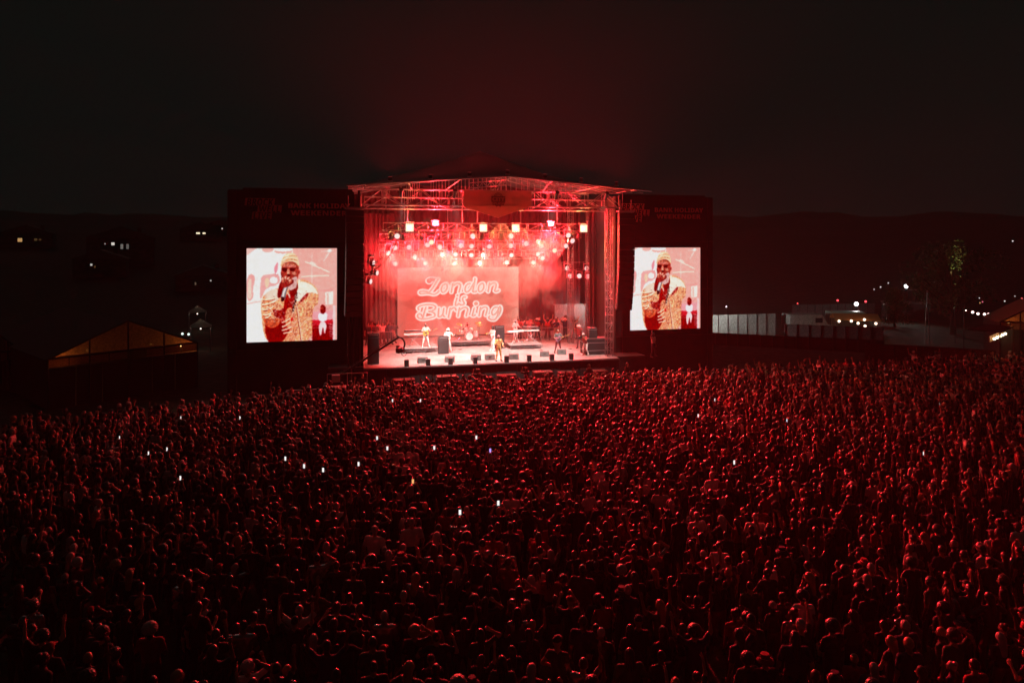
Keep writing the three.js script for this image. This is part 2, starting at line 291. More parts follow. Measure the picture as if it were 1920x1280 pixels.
  // microphone and hand
  smooth('#8c1c1e', 470, 560, 500, 470, 560, 560, 540, 650, 480, 700, 455, 660);
  line('#7c7074', 56, 572, 540, 530, 690); line('#d6ccc8', 26, 566, 545, 530, 670); line('#4a1014', 44, 527, 700, 524, 715); el('#4a2224', 592, 470, 40, 44);
  for (const [x, y, a] of [[535, 455, -0.3], [570, 440, -0.1], [605, 450, 0.25], [628, 475, 0.5]]) { el('#8a2a28', x, y + 25, 27, 62, a + 0.3); el('#b85a4c', x - 4, y + 8, 20, 46, a + 0.3); el('#e2b09c', x - 6, y - 12, 11, 20, a + 0.3); }
  smooth('#9a3430', 490, 480, 560, 440, 600, 500, 580, 560, 510, 560); smooth('#c06a58', 510, 470, 560, 450, 580, 480, 530, 500); line('#5a1416', 6, 548, 470, 570, 500, 580, 530); line('#5a1416', 6, 580, 455, 605, 485, 612, 520);
  c.restore();
  // fine grain of the feed
  const soft = document.createElement('canvas'); soft.width = W; soft.height = H; const sc = soft.getContext('2d'); sc.filter = 'blur(5px)'; sc.drawImage(c.canvas, 0, 0);
  const src = sc.getImageData(0, 0, W, H), d = c.createImageData(W, H);
  for (let y = 0; y < H; y++) for (let x = 0; x < W; x++) {
    const wx = x + (fbm(x * 0.035, y * 0.035, 3) - 0.45) * 14 + (noise(x * 0.22, y * 0.22) - 0.5) * 7, wy = y + (fbm(x * 0.035 + 70, y * 0.035 + 30, 3) - 0.45) * 14 + (noise(x * 0.22 + 9, y * 0.22) - 0.5) * 7;
    const sx = Math.max(0, Math.min(W - 1, wx | 0)), sy = Math.max(0, Math.min(H - 1, wy | 0)), o = (sy * W + sx) * 4, p = src.data, man = p[o] - p[o + 2] > 90 && p[o + 1] < 215;
    const v = (hash(x, y) - 0.5) * 16, b = (fbm(x * 0.03, y * 0.03, 3) - 0.45) * 26, f = man ? 0.42 + 1.2 * fbm(x * 0.07 + y * 0.03, y * 0.045 - x * 0.02, 5) : 1;
    for (let k = 0; k < 3; k++) d.data[(y * W + x) * 4 + k] = Math.max(0, Math.min(236, ((p[o + k] - 150) * 1.3 + 152) * (k ? f : Math.min(1.1, 0.35 + 0.65 * f)) + v + b)); d.data[(y * W + x) * 4 + 3] = 255;
  }
  c.putImageData(d, 0, 0);
});
const screenMat = (t, k) => new THREE.MeshStandardMaterial({ color: 0x000000, emissive: 0xffffff, emissiveMap: t, emissiveIntensity: k, roughness: 0.6 });
for (const s of [-1, 1]) {
  const side = s < 0 ? 'left' : 'right';
  const t = thing('clad_tower', `black clad side tower carrying the ${side} video screen and event logos`, 'tower', [s * 13.25, 0, 2.3]);
  part(t, 'cladding', box(7.8, 13.2, 0.06), mat.scrim, [0, 6.6, 0.0]);
  for (const e of [-1, 1]) part(t, 'side_cladding', box(0.06, 13.2, 4), mat.scrim, [e * 3.93, 6.6, -2.04]);
  part(t, 'top_cladding', box(7.8, 0.06, 4), mat.scrim, [0, 13.2, -2.04]);
  for (const [u0, u1, k, nm] of [[-15.97 + 13.25, -9.51 + 13.25, 0, 'logo_banner']]) {
    const g = new THREE.PlaneGeometry(6.9, 3.4);
    part(t, nm, g, M(0xffffff, 0.85, { map: logoTex }), [(s < 0 ? 0.42 : -0.18), 11.65, 0.045]);
  }
  for (const y of [2.9, 6.3, 9.9]) bar(t, 'ledger_tube', [-3.9, y, 0.06], [3.9, y, 0.06], 0.025, mat.black);
  for (const x of [-3.4, 3.45]) bar(t, 'standard_tube', [x, 0, 0.08], [x, 13.2, 0.08], 0.025, mat.black);
  const v = thing('video_screen', `bright ${side} video screen showing a performer singing into a microphone`, 'screen', [s * 13.2, 6.42, 2.12]);
  part(v, 'screen_housing', box(5.72, 6.14, 0.14), mat.black, [0, 0, 0]);
  part(v, 'screen_face', new THREE.PlaneGeometry(5.62, 6.04), screenMat(singerTex, 0.98), [0, 0, 0.078]);
  const L = new THREE.RectAreaLight(C(1, 0.62, 0.58), 0.25, 5.6, 6); L.position.set(0, 0, 0.12); L.rotation.y = Math.PI; v.add(L); L.name = 'screen_light';
}

// ------------------------------------------------------------------ banner on the front truss
{
  const sh = new THREE.Shape(); sh.moveTo(-2.3, 1.0); sh.lineTo(2.35, 1.0); sh.lineTo(2.35, -0.02); sh.lineTo(0.05, -0.83); sh.lineTo(-2.3, -0.14); sh.closePath();
  const g = new THREE.ExtrudeGeometry(sh, { depth: 0.03, bevelEnabled: false }), p = g.attributes.position, uv = g.attributes.uv;
  for (let i = 0; i < p.count; i++) uv.setXY(i, (p.getX(i) + 2.35) / 4.7, (p.getY(i) + 1.0) / 2.1);
  const tex = canvasTex(1024, 458, (c, w, h) => {
    c.fillStyle = '#c8b8a8'; c.fillRect(0, 0, w, h);
    const cx = w * 0.515, D = '#7c6458', Lt = '#b89a92';
    c.strokeStyle = D; c.lineWidth = 9; for (const r of [44, 62]) { c.beginPath(); c.arc(cx, 116, r, Math.PI * 1.06, Math.PI * 1.94); c.stroke(); }
    c.fillStyle = D; c.fillRect(cx - 104, 100, 208, 84);
    c.beginPath(); c.moveTo(cx - 100, 184); c.lineTo(cx + 104, 184); c.lineTo(cx + 80, 236); c.lineTo(cx + 50, 232); c.lineTo(cx + 30, 262); c.lineTo(cx, 240); c.lineTo(cx - 30, 262); c.lineTo(cx - 50, 232); c.lineTo(cx - 84, 236); c.closePath(); c.fill();
    c.fillStyle = Lt; c.textAlign = 'center'; c.textBaseline = 'middle'; c.font = 'bold 76px sans-serif';
    c.save(); c.translate(cx, 144); c.scale(1.12, 0.95); c.fillText('CITY', 0, 0); c.lineWidth = 7; c.strokeStyle = Lt; c.strokeText('CITY', 0, 0); c.restore();
    c.font = 'bold 54px sans-serif'; c.save(); c.translate(cx, 208); c.scale(0.98, 1.05); c.fillText('SPLASH', 0, 0); c.restore();
  });
  const o = shade(new THREE.Mesh(g, P([0.5, 0.5, 0.5], 0.95, { map: tex, transmission: 0.55 }))); o.name = 'emblem_banner'; o.position.copy(S(0.12, 12.3, 0.5)); o.rotation.y = AL; scene.add(o);
  tag(o, 'pointed hanging banner with round emblem at the middle of the front truss', 'banner');
}

// ------------------------------------------------------------------ video wall
const wallTex = canvasTex(1600, 986, (c, W, H) => {
  const im = c.createImageData(W, H);
  for (let j = 0; j < H; j++) for (let i = 0; i < W; i++) {
    const x = i / W, y = j / H, n = fbm(x * 5 + 3, y * 4 + fbm(x * 6, y * 6 + 9) * 1.6, 5), m = fbm(x * 9 + 20, y * 8, 4);
    const e = Math.max(0, 1 - y * 3.4) * 0.5 * (0.4 + m) + Math.max(0, 0.09 - Math.min(x, 1 - x)) * 5 * m;
    const k = Math.min(1, Math.max(0, (n - 0.33) * 2.6 - (x < 0.24 ? (0.24 - x) * 1.5 : 0)));
    const r = 205 + 30 * k + 10 * e, g = 84 + 60 * k + 95 * e, b = 70 + 54 * k + 95 * e;
    im.data.set([Math.min(232, r), Math.min(215, g), Math.min(205, b), 255], (j * W + i) * 4);
  }
  c.putImageData(im, 0, 0);
  c.save(); c.scale(W / 1712, H / 1055); c.translate(-40, -45); c.lineCap = 'round'; c.lineJoin = 'round';
  const fat = [  // wide outlined strokes
    'M600 225 C560 300 520 390 470 425', 'M470 428 C420 400 330 395 345 435 C360 470 430 425 500 450 C560 475 590 440 610 410',
    'M715 300 C650 300 625 400 660 430 C710 440 750 340 715 300', 'M805 300 L785 430', 'M800 345 C850 275 930 280 915 350 L895 430', 'M1050 300 C980 300 960 420 1000 432 C1040 430 1070 370 1100 300', 'M1120 225 C1130 215 1105 330 1090 425 C1110 440 1130 430 1140 420',
    'M1235 300 C1170 300 1150 410 1190 432 C1235 430 1270 340 1235 300', 'M1330 300 L1310 430', 'M1325 345 C1370 280 1440 275 1425 350 L1405 420 C1420 440 1445 430 1460 415',
    'M865 525 C855 560 840 610 845 635 C860 640 880 625 890 610', 'M985 510 C930 500 940 560 965 590 C980 630 930 645 905 620',
    'M430 660 C410 720 395 790 385 830', 'M330 690 C290 640 400 600 520 620 C600 640 570 720 470 720 C560 730 600 800 500 820 C420 840 330 850 315 790 C310 750 370 740 375 790',
    'M610 680 L600 800 C620 820 650 800 665 770', 'M680 680 C670 740 660 800 690 805', 'M770 680 L745 820', 'M765 720 C800 660 850 660 850 710', 'M900 680 L880 805', 'M895 725 C940 655 1030 655 1015 720 L995 805', 'M1110 690 L1082 800 C1095 812 1112 806 1124 792', 'M1200 680 L1180 805', 'M1195 725 C1235 655 1310 655 1296 720 L1276 800',
    'M1440 680 C1380 660 1340 780 1380 800 C1420 800 1450 740 1470 680 C1460 760 1450 850 1400 875 C1340 880 1300 850 1330 820 ', 'M1480 670 C1510 690 1490 790 1440 830',
  ].map((d) => new Path2D(d));
  const thin = ['M600 222 C540 175 425 185 430 255 C436 312 505 305 522 262', 'M880 425 C920 450 950 440 975 420', 'M1270 425 C1285 440 1300 435 1310 425', 'M690 805 C715 815 735 800 750 780', 'M995 806 C1030 815 1060 800 1080 780', 'M1124 795 C1150 800 1165 790 1180 780', 'M1276 802 C1300 812 1330 800 1350 780'].map((d) => new Path2D(d));
  const dots = [[870, 482, 18], [1135, 615, 32]];
  c.strokeStyle = '#eeeae0'; c.lineWidth = 20; for (const p of thin) c.stroke(p);
  c.shadowColor = 'rgba(240,232,222,.9)'; c.shadowBlur = 16; c.strokeStyle = '#eeeae0'; c.fillStyle = '#eeeae0'; c.lineWidth = 66; for (const p of fat) c.stroke(p); for (const [x, y, r] of dots) { c.beginPath(); c.arc(x, y, r + 14, 0, 7); c.fill(); }
  c.shadowBlur = 0; c.strokeStyle = '#ea9c86'; c.fillStyle = '#ea9c86'; c.lineWidth = 25; for (const p of fat) c.stroke(p); for (const [x, y, r] of dots) { c.beginPath(); c.arc(x, y, r - 2, 0, 7); c.fill(); }
  c.strokeStyle = 'rgba(225,214,206,.85)'; c.lineWidth = 6; for (const p of fat) { c.save(); c.translate(9, -3); c.stroke(p); c.restore(); }
  c.restore();
});
{
  const t = thing('video_wall', 'large upstage video wall with glowing script reading London is Burning', 'screen', [-0.46, DY + 3.0, 13.6]);
  part(t, 'wall_housing', box(10.56, 5.9, 0.3), mat.black, [0, 0, 0]);
  part(t, 'screen_face', new THREE.PlaneGeometry(10.46, 5.8), screenMat(wallTex, 0.95), [0, 0, 0.16]);
  const L = new THREE.RectAreaLight(C(1, 0.4, 0.32), 0.3, 10.4, 5.7); L.position.set(0, 0, 0.2); L.rotation.y = Math.PI; L.name = 'screen_light'; t.add(L);
}

// ------------------------------------------------------------------ lamps
const yokeGeo = mergeGeometries([new THREE.BoxGeometry(0.045, 0.42, 0.1).translate(-0.19, 0.08, 0), new THREE.BoxGeometry(0.045, 0.42, 0.1).translate(0.19, 0.08, 0), new THREE.BoxGeometry(0.42, 0.05, 0.12).translate(0, 0.3, 0)]);
const headGeo = new THREE.LatheGeometry([[0.001, -0.24], [0.1, -0.23], [0.14, -0.15], [0.155, 0], [0.16, 0.14], [0.165, 0.2], [0.15, 0.205], [0.148, 0.17]].map(([x, y]) => new THREE.Vector2(x, y)), 20).rotateX(Math.PI / 2);
const lensGeo = new THREE.SphereGeometry(0.3, 20, 6, 0, Math.PI * 2, 0, 0.52).rotateX(Math.PI / 2).translate(0, 0, -0.085);
const RED = C(1, 0.014, 0.026), AMBER = C(1, 0.5, 0.2), WHITE = C(1, 0.82, 0.74);
const lensLit = glow(1, 0.8, 0.74, 0.95), lensAmber = glow(1, 0.86, 0.6, 1.1), lensPink = glow(1, 0.72, 0.68, 1.0), lensDark = M([0.06, 0.05, 0.05], 0.1);
function spot(parent, color, I, at, aim, angle, pen = 0.7, soft = 5) {
  const L = new THREE.SpotLight(color, I, 0, angle, pen); L.position.set(...at); L.castShadow = true; L.shadow.radius = soft; L.name = 'beam';
  L.target.position.copy(aim); scene.add(L.target); parent.add(L); return L;
}
function movingHead(u, y, w, o = {}) {
  const { lit = 0, yaw = 0, pitch = -0.2, label, color = RED, I = 60, angle = 0.3, lens = lensLit, aim, group, name = 'moving_head_lamp' } = o;
  const g = thing(name, label, 'stage lamp', [u, y, w], yaw, group);
  part(g, 'base', box(0.34, 0.14, 0.26, 0.02), mat.fixture, [0, 0.39, 0]);
  part(g, 'yoke', yokeGeo, mat.yoke);
  const h = part(g, 'head', headGeo, mat.fixture, null, [-pitch, 0, 0]);
  part(h, 'lens', lensGeo, lit ? lens : lensDark);
  if (lit) g.scale.setScalar(1.28);
  if (lit || o.back) spot(g, color, I, [0, Math.sin(pitch) * 0.27, Math.cos(pitch) * 0.27], aim ?? S(u * 0.9 + 3 + rnd(-9, 11), 0, rnd(-22, -4)), angle, 0.9);
  if (o.fill) { const L = new THREE.PointLight(C(1, 0.34, 0.22), o.fill); L.position.set(0, -0.1, 0.34); L.castShadow = true; L.shadow.radius = 8; L.name = 'lens_light'; g.add(L); }
  return g;
}
{
  const rows = [
    ['downstage', 4.0, [[-6.31, 10.29], [-0.93, 10.3], [1.89, 10.31], [6.21, 10.4], [6.5, 10.0]]],
    ['second', 7.0, [[-6.29, 9.48], [-5.32, 9.52], [-3.85, 9.7], [-2.92, 9.52], [-1.38, 9.6], [-0.53, 9.6], [0.86, 9.59], [2.54, 9.59], [3.78, 9.76], [4.99, 9.59], [6.96, 9.59]]],
    ['third', 9.5, [[-6.71, 9.03], [-4.63, 8.71], [-2.54, 8.89], [-1.37, 8.95], [-0.1, 8.88], [0.79, 8.9], [3.17, 8.85], [5.35, 8.95], [5.78, 8.6]]],
    ['upstage', 12.0, [[-5.92, 8.16], [-3.57, 8.15], [-1.13, 8.13], [0.99, 8.14], [3.34, 8.17], [5.68, 8.16]]],
  ];
  for (const [nm, w, l] of rows) l.forEach(([u, y], k) => movingHead(u, y, w, { lit: 1, yaw: rnd(-0.25, 0.25), pitch: rnd(-0.35, -0.1), I: nm === 'upstage' ? 280 : 350, fill: nm === 'upstage' ? 15 : nm === 'third' ? 12 : 0, label: `lit round lamp on the ${nm} lighting truss, ${ORD[k]} from the left`, group: 'lit round lamps on the trusses' }));
  for (const [u, y, w] of [[-3.67, 10.08, 6.5], [4.53, 10.13, 6.5], [5.84, 9.45, 6.4]]) movingHead(u, y - 0.2, w - 0.1, { name: 'amber_wash_lamp', lit: 1, lens: lensAmber, color: AMBER, I: 60, angle: 0.8, label: u < 0 ? 'round amber wash lamp in the left half of the second truss' : u < 5 ? 'upper amber wash lamp right of the stage centre' : 'lower amber wash lamp right of the stage centre' });
  const dark = [
    ['downstage', 4.0, [-6.75, -5.86, -5.0, -4.59, -3.42, -2.54, -1.73, -0.29, 0.42, 1.17, 2.93, 4.39, 5.4, 7.08]],
    ['second', 7.0, [-6.82, -4.73, -2.2, 0.17, 1.7, 3.1, 6.2, 7.4]],
    ['third', 9.5, [-7.14, -5.58, -4.0, -3.33, -0.7, 1.54, 2.25, 4.24, 6.42, 7.34]],
  ];
  for (const [nm, w, l] of dark) l.forEach((u, k) => movingHead(u, { downstage: 10.25, second: 9.45, third: 8.85 }[nm], w, { back: k % 2 === 0, yaw: Math.PI + rnd(-0.5, 0.5), pitch: rnd(-1.2, -0.7), I: nm === 'downstage' ? 240 : 200, angle: 0.85, aim: S(u * 1.25 + rnd(-1, 1), rnd(3, 9), 15), label: `dark moving head lamp seen from behind on the ${nm} truss, ${ORD[k]} from the left`, group: 'moving heads turned upstage' }));
  // square blinders and strobes
  [-5.5, -0.27, 2.11, 7.3].forEach((u, k) => {
    const g = thing('blinder_lamp', ['square amber blinder at the left end of the front lighting truss', 'square amber blinder left of centre on the front lighting truss', 'square amber blinder right of centre on the front lighting truss', 'square amber blinder at the right end of the front lighting truss'][k], 'stage lamp', [u, 10.86, 3.55], 0, 'square blinders');
    part(g, 'housing', box(0.6, 0.6, 0.2, 0.03), mat.fixture); part(g, 'bracket', box(0.68, 0.05, 0.08), mat.yoke, [0, 0.36, -0.02]);
    for (const [x, y] of [[-1, 1], [1, 1], [-1, -1], [1, -1]]) part(g, 'lamp_cell', box(0.265, 0.265, 0.03, 0.012), lensAmber, [x * 0.138, y * 0.138, 0.105]);
    spot(g, C(1, 0.03, 0.03), 150, [0, 0, 0.2], S(u * 1.6, 0, -14), 0.8);
    const L = new THREE.PointLight(C(1, 0.42, 0.12), 26); L.position.set(0, 0, 0.3); L.castShadow = true; L.shadow.radius = 8; L.name = 'blinder_light'; g.add(L);
  });
  [-3.69, 4.77].forEach((u, k) => {
    const g = thing('strobe_lamp', k ? 'wide pink strobe right of the banner on the front lighting truss' : 'wide pink strobe left of the banner on the front lighting truss', 'stage lamp', [u, 11.15, 3.5], 0, 'wide strobes');
    part(g, 'housing', box(0.52, 0.3, 0.2, 0.02), mat.fixture); part(g, 'bracket', box(0.6, 0.05, 0.06), mat.yoke, [0, 0.2, -0.02]); part(g, 'strobe_tube', box(0.44, 0.22, 0.02, 0.008), lensPink, [0, 0, 0.11]);
    spot(g, RED, 4600, [0, 0, 0.2], S(u * 0.8 + 4, 1, -30), 0.48, 1, 10); const L = new THREE.PointLight(RED, 800); L.position.set(0, 0, 0.24); L.castShadow = true; L.shadow.radius = 8; L.name = 'strobe_light'; g.add(L);
  });
  // lamps at the right side of the stage
  const sr = [[7.77, 7.71], [9.44, 7.68], [8.0, 7.08], [8.79, 7.07], [9.58, 7.02], [10.51, 6.97]];
  sr.forEach(([u, y], k) => movingHead(u, y, 7.0 + 1.9, { name: 'side_lamp', lit: 1, yaw: -0.25, pitch: 0.02, I: 260, angle: 0.8, aim: S(u - 6, 2, -22), label: k < 2 ? `round pink side lamp on the upper rail at stage right, ${k ? 'right' : 'left'} one of two` : `round pink side lamp on the lower row at stage right, ${ORD[k - 2]} from the left`, group: 'side lamps at stage right' }));
  for (const [y, a, b] of [[8.2, 7.3, 10.9], [7.55, 7.4, 10.9]]) { const t = thing('lamp_rail', `${y > 8 ? 'upper' : 'lower'} horizontal rail carrying the round side lamps at stage right`, 'rail', [(a + b) / 2, y, 8.9]); bar(t, 'tube', [-(b - a) / 2, 0, 0], [(b - a) / 2, 0, 0], 0.035, mat.alu); }
  [[-8.1, 8.4], [-7.85, 7.68], [-8.3, 7.08]].forEach(([u, y], k) => movingHead(u, y, 5, { name: 'side_lamp', lit: 1, yaw: 0.9, pitch: -0.1, I: 120, angle: 0.7, aim: S(2, 5, 10), label: `small side lamp stacked by the left side curtain, ${['top', 'middle', 'bottom'][k]} one of three` }));
  // white front wash from the front truss
  for (const [u, au, I, wh] of [[-6.5, -4, 1500, WHITE], [-3.2, -1.5, 1500, WHITE], [3.4, 2.5, 1700, WHITE], [6.8, 6, 700, WHITE]]) {
    const g = thing('profile_lamp', `black profile spotlight under the front roof edge, ${u < -5 ? 'far left' : u < 0 ? 'left of the banner' : u < 5 ? 'right of the banner' : 'far right'}`, 'stage lamp', [u, 12.95, -2.5], Math.PI);
    part(g, 'clamp', box(0.08, 0.3, 0.08), mat.steel, [0, 0.15, 0]); const h = part(g, 'barrel', cyl(0.1, 0.13, 0.6, 16), mat.fixture, [0, -0.1, 0.1], [0.75, 0, 0]); part(h, 'lens', cyl(0.09, 0.09, 0.01, 16), glow(1, 0.9, 0.85, 0.9), [0, 0.306, 0]);
    h.rotation.x = 2.3; spot(g, wh, I, [0, -0.42, 0.42], S(au, DY, 3.2), 0.42, 0.9);
  }
  // uplights along the roof's front edge, washing the haze above the stage
  [-7.2, -4.8, -2.4, 0, 2.4, 4.8, 7.2].forEach((u, k) => {
    const y = 13.96 - Math.abs(u) * 0.078, g = thing('roof_uplight', `small red uplight on the front edge of the stage roof, ${ORD[k]} from the left`, 'stage lamp', [u, y + 0.1, -3.2], 0, 'uplights on the roof edge');
    part(g, 'housing', cyl(0.13, 0.1, 0.22, 16), mat.fixture, [0, 0.12, 0]); part(g, 'lens', cyl(0.11, 0.11, 0.01, 16), glow(1, 0.1, 0.1, 0.8), [0, 0.236, 0]); part(g, 'bracket', box(0.3, 0.04, 0.06), mat.yoke, [0, -0.01, 0]);
    spot(g, RED, 310, [0, 0.3, 0], S(u, y + 10, -4), 1.45, 0.55, 10);
  });
  // loose feed cable at the left end
  const cb = shade(new THREE.Mesh(tube([[0, 2.6, 0], [-0.3, 1.2, 0.1], [-1.0, 0.1, 0.1], [-2, -0.6, 0], [-2.6, -0.2, -0.2]], 0.03), mat.cable)); cb.name = 'feed_cable'; cb.position.copy(S(-6.2, 8.4, 4)); cb.rotation.y = AL; scene.add(cb); tag(cb, 'thick black feed cable sagging from the left end of the lighting truss', 'cable');
  const cb2 = shade(new THREE.Mesh(tube([[0, 2.1, 0], [-0.2, 1.2, 0.1], [-0.8, 0.2, 0.1], [-1.7, -0.25, 0], [-2.3, 0.3, -0.2]], 0.025), mat.cable)); cb2.name = 'feed_cable_001'; cb2.position.copy(S(-6.5, 8.6, 4.2)); cb2.rotation.y = AL; scene.add(cb2); tag(cb2, 'thinner feed cable hanging behind the thick one at the left truss end', 'cable');
}

// ------------------------------------------------------------------ line arrays
for (const s of [-1, 1]) {
  const side = s < 0 ? 'left' : 'right', t = thing('line_array', `tall curved black loudspeaker hang at the ${side} stage corner`, 'loudspeaker', [s * 9.25, 11.9, 0.1], -s * 0.12);
  part(t, 'fly_frame', box(1.15, 0.12, 0.7), mat.steel, [0, 0.1, -0.1]);
  for (const x of [-0.4, 0.4]) bar(t, 'hoist_chain', [x, 0.15, -0.1], [x, 0.9, -0.1], 0.03, mat.steel);
  let y = 0, z = 0, a = -0.02;
  for (let k = 0; k < 16; k++) {
    a += 0.004 + 0.0022 * k; y -= 0.215 * Math.cos(a); z -= 0.215 * Math.sin(a);
    const c = part(t, 'cabinet', box(1.12, 0.4, 0.55, 0.02), mat.cab, [0, y, z], [a, 0, 0]);
    part(c, 'grille', box(1.06, 0.36, 0.02), mat.grille, [0, 0, 0.28]);
    y -= 0.215 * Math.cos(a); z -= 0.215 * Math.sin(a);
  }
}

// ------------------------------------------------------------------ figures: distance fields meshed with surface nets
function surfaceNet(f, lo, hi, cell) {
  const n = [0, 1, 2].map((k) => Math.ceil((hi[k] - lo[k]) / cell) + 1), at = (i, j, k) => i + n[0] * (j + n[1] * k), F = new Float32Array(n[0] * n[1] * n[2]);
  for (let k = 0; k < n[2]; k++) for (let j = 0; j < n[1]; j++) for (let i = 0; i < n[0]; i++) F[at(i, j, k)] = f(lo[0] + i * cell, lo[1] + j * cell, lo[2] + k * cell);
  const id = new Int32Array(F.length).fill(-1), pos = [], nor = [], idx = [], e = cell * 0.4;
  for (let k = 0; k < n[2] - 1; k++) for (let j = 0; j < n[1] - 1; j++) for (let i = 0; i < n[0] - 1; i++) {
    let c = 0, x = 0, y = 0, z = 0; const v = [];
    for (let q = 0; q < 8; q++) v.push(F[at(i + (q & 1), j + ((q >> 1) & 1), k + (q >> 2))]);
    const s = v.filter((q) => q < 0).length; if (!s || s === 8) continue;
    for (let a = 0; a < 8; a++) for (const b of [a | 1, a | 2, a | 4]) if (b !== a && (v[a] < 0) !== (v[b] < 0)) {
      const t = v[a] / (v[a] - v[b]); c++;
      x += (a & 1) + t * ((b & 1) - (a & 1)); y += ((a >> 1) & 1) + t * (((b >> 1) & 1) - ((a >> 1) & 1)); z += (a >> 2) + t * ((b >> 2) - (a >> 2));
    }
    const p = [lo[0] + (i + x / c) * cell, lo[1] + (j + y / c) * cell, lo[2] + (k + z / c) * cell];
    id[at(i, j, k)] = pos.length / 3; pos.push(...p);
    const g = V(f(p[0] + e, p[1], p[2]) - f(p[0] - e, p[1], p[2]), f(p[0], p[1] + e, p[2]) - f(p[0], p[1] - e, p[2]), f(p[0], p[1], p[2] + e) - f(p[0], p[1], p[2] - e)).normalize(); nor.push(g.x, g.y, g.z);
  }
  const quad = (a, b, c, d, flip) => { if (a < 0 || b < 0 || c < 0 || d < 0) return; flip ? idx.push(a, c, b, a, d, c) : idx.push(a, b, c, a, c, d); };
  for (let k = 1; k < n[2] - 1; k++) for (let j = 1; j < n[1] - 1; j++) for (let i = 1; i < n[0] - 1; i++) {
    const q = F[at(i, j, k)] < 0;
    if (q !== F[at(i + 1, j, k)] < 0) quad(id[at(i, j - 1, k - 1)], id[at(i, j, k - 1)], id[at(i, j, k)], id[at(i, j - 1, k)], !q);
    if (q !== F[at(i, j + 1, k)] < 0) quad(id[at(i - 1, j, k - 1)], id[at(i - 1, j, k)], id[at(i, j, k)], id[at(i, j, k - 1)], !q);
    if (q !== F[at(i, j, k + 1)] < 0) quad(id[at(i - 1, j - 1, k)], id[at(i, j - 1, k)], id[at(i, j, k)], id[at(i - 1, j, k)], !q);
  }
  const g = new THREE.BufferGeometry(); g.setAttribute('position', new THREE.Float32BufferAttribute(pos, 3)); g.setAttribute('normal', new THREE.Float32BufferAttribute(nor, 3)); g.setIndex(idx); return g;
}
const cap = (a, ra, b, rb, zone = 0, zs = 1) => { const d = b.map((x, i) => x - a[i]), L = d[0] * d[0] + d[1] * d[1] + d[2] * d[2] || 1e-9; return { a, d, L, ra, dr: rb - ra, zone, zs, b, rb }; };
const capD = (c, x, y, z) => { const px = x - c.a[0], py = y - c.a[1], pz = (z - c.a[2]), t = Math.max(0, Math.min(1, (px * c.d[0] + py * c.d[1] + pz * c.d[2]) / c.L)); const ex = px - t * c.d[0], ey = py - t * c.d[1], ez = (pz - t * c.d[2]) * c.zs; return Math.sqrt(ex * ex + ey * ey + ez * ez) - c.ra - t * c.dr; };
const smin = (a, b, k) => { const h = Math.max(k - Math.abs(a - b), 0) / k; return Math.min(a, b) - h * h * k * 0.25; };
const field = (caps, k) => (x, y, z) => { let v = 9; for (const c of caps) { const d = capD(c, x, y, z); v = v > 8 ? d : smin(v, d, k); } return v; };
const bounds = (caps, m) => { const lo = [9, 9, 9], hi = [-9, -9, -9]; for (const c of caps) for (let i = 0; i < 3; i++) { const r = Math.max(c.ra, c.rb) + m; lo[i] = Math.min(lo[i], c.a[i] - r, c.b[i] - r); hi[i] = Math.max(hi[i], c.a[i] + r, c.b[i] + r); } return [lo, hi]; };
// head template (origin at the base of the skull, facing +z)
const ell = (x, y, z, cx, cy, cz, a, b, c) => { const k = Math.hypot((x - cx) / a, (y - cy) / b, (z - cz) / c); return (k - 1) * Math.min(a, b, c); };
const headField = (x, y, z) => {
  let v = ell(x, y, z, 0, 0.11, -0.005, 0.077, 0.105, 0.096);
  v = smin(v, ell(x, y, z, 0, 0.045, 0.035, 0.056, 0.06, 0.06), 0.03);
  v = smin(v, capD(cap([0, 0.1, 0.085], 0.01, [0, 0.066, 0.108], 0.015), x, y, z), 0.012);
  v = smin(v, capD(cap([-0.04, 0.122, 0.08], 0.009, [0.04, 0.122, 0.08], 0.009), x, y, z), 0.012);
  v = smin(v, ell(Math.abs(x), y, z, 0.08, 0.085, -0.01, 0.012, 0.032, 0.02), 0.008);
  v = -smin(-v, ell(Math.abs(x), y, z, 0.03, 0.1, 0.102, 0.016, 0.011, 0.014), 0.012);
  v = -smin(-v, capD(cap([-0.022, 0.035, 0.098], 0.005, [0.022, 0.035, 0.098], 0.005), x, y, z), 0.008);
  return smin(v, capD(cap([0, -0.1, -0.02], 0.056, [0, 0.03, -0.015], 0.05), x, y, z), 0.02);
};
const headGeoP = surfaceNet(headField, [-0.12, -0.09, -0.13], [0.12, 0.24, 0.16], 0.0125);
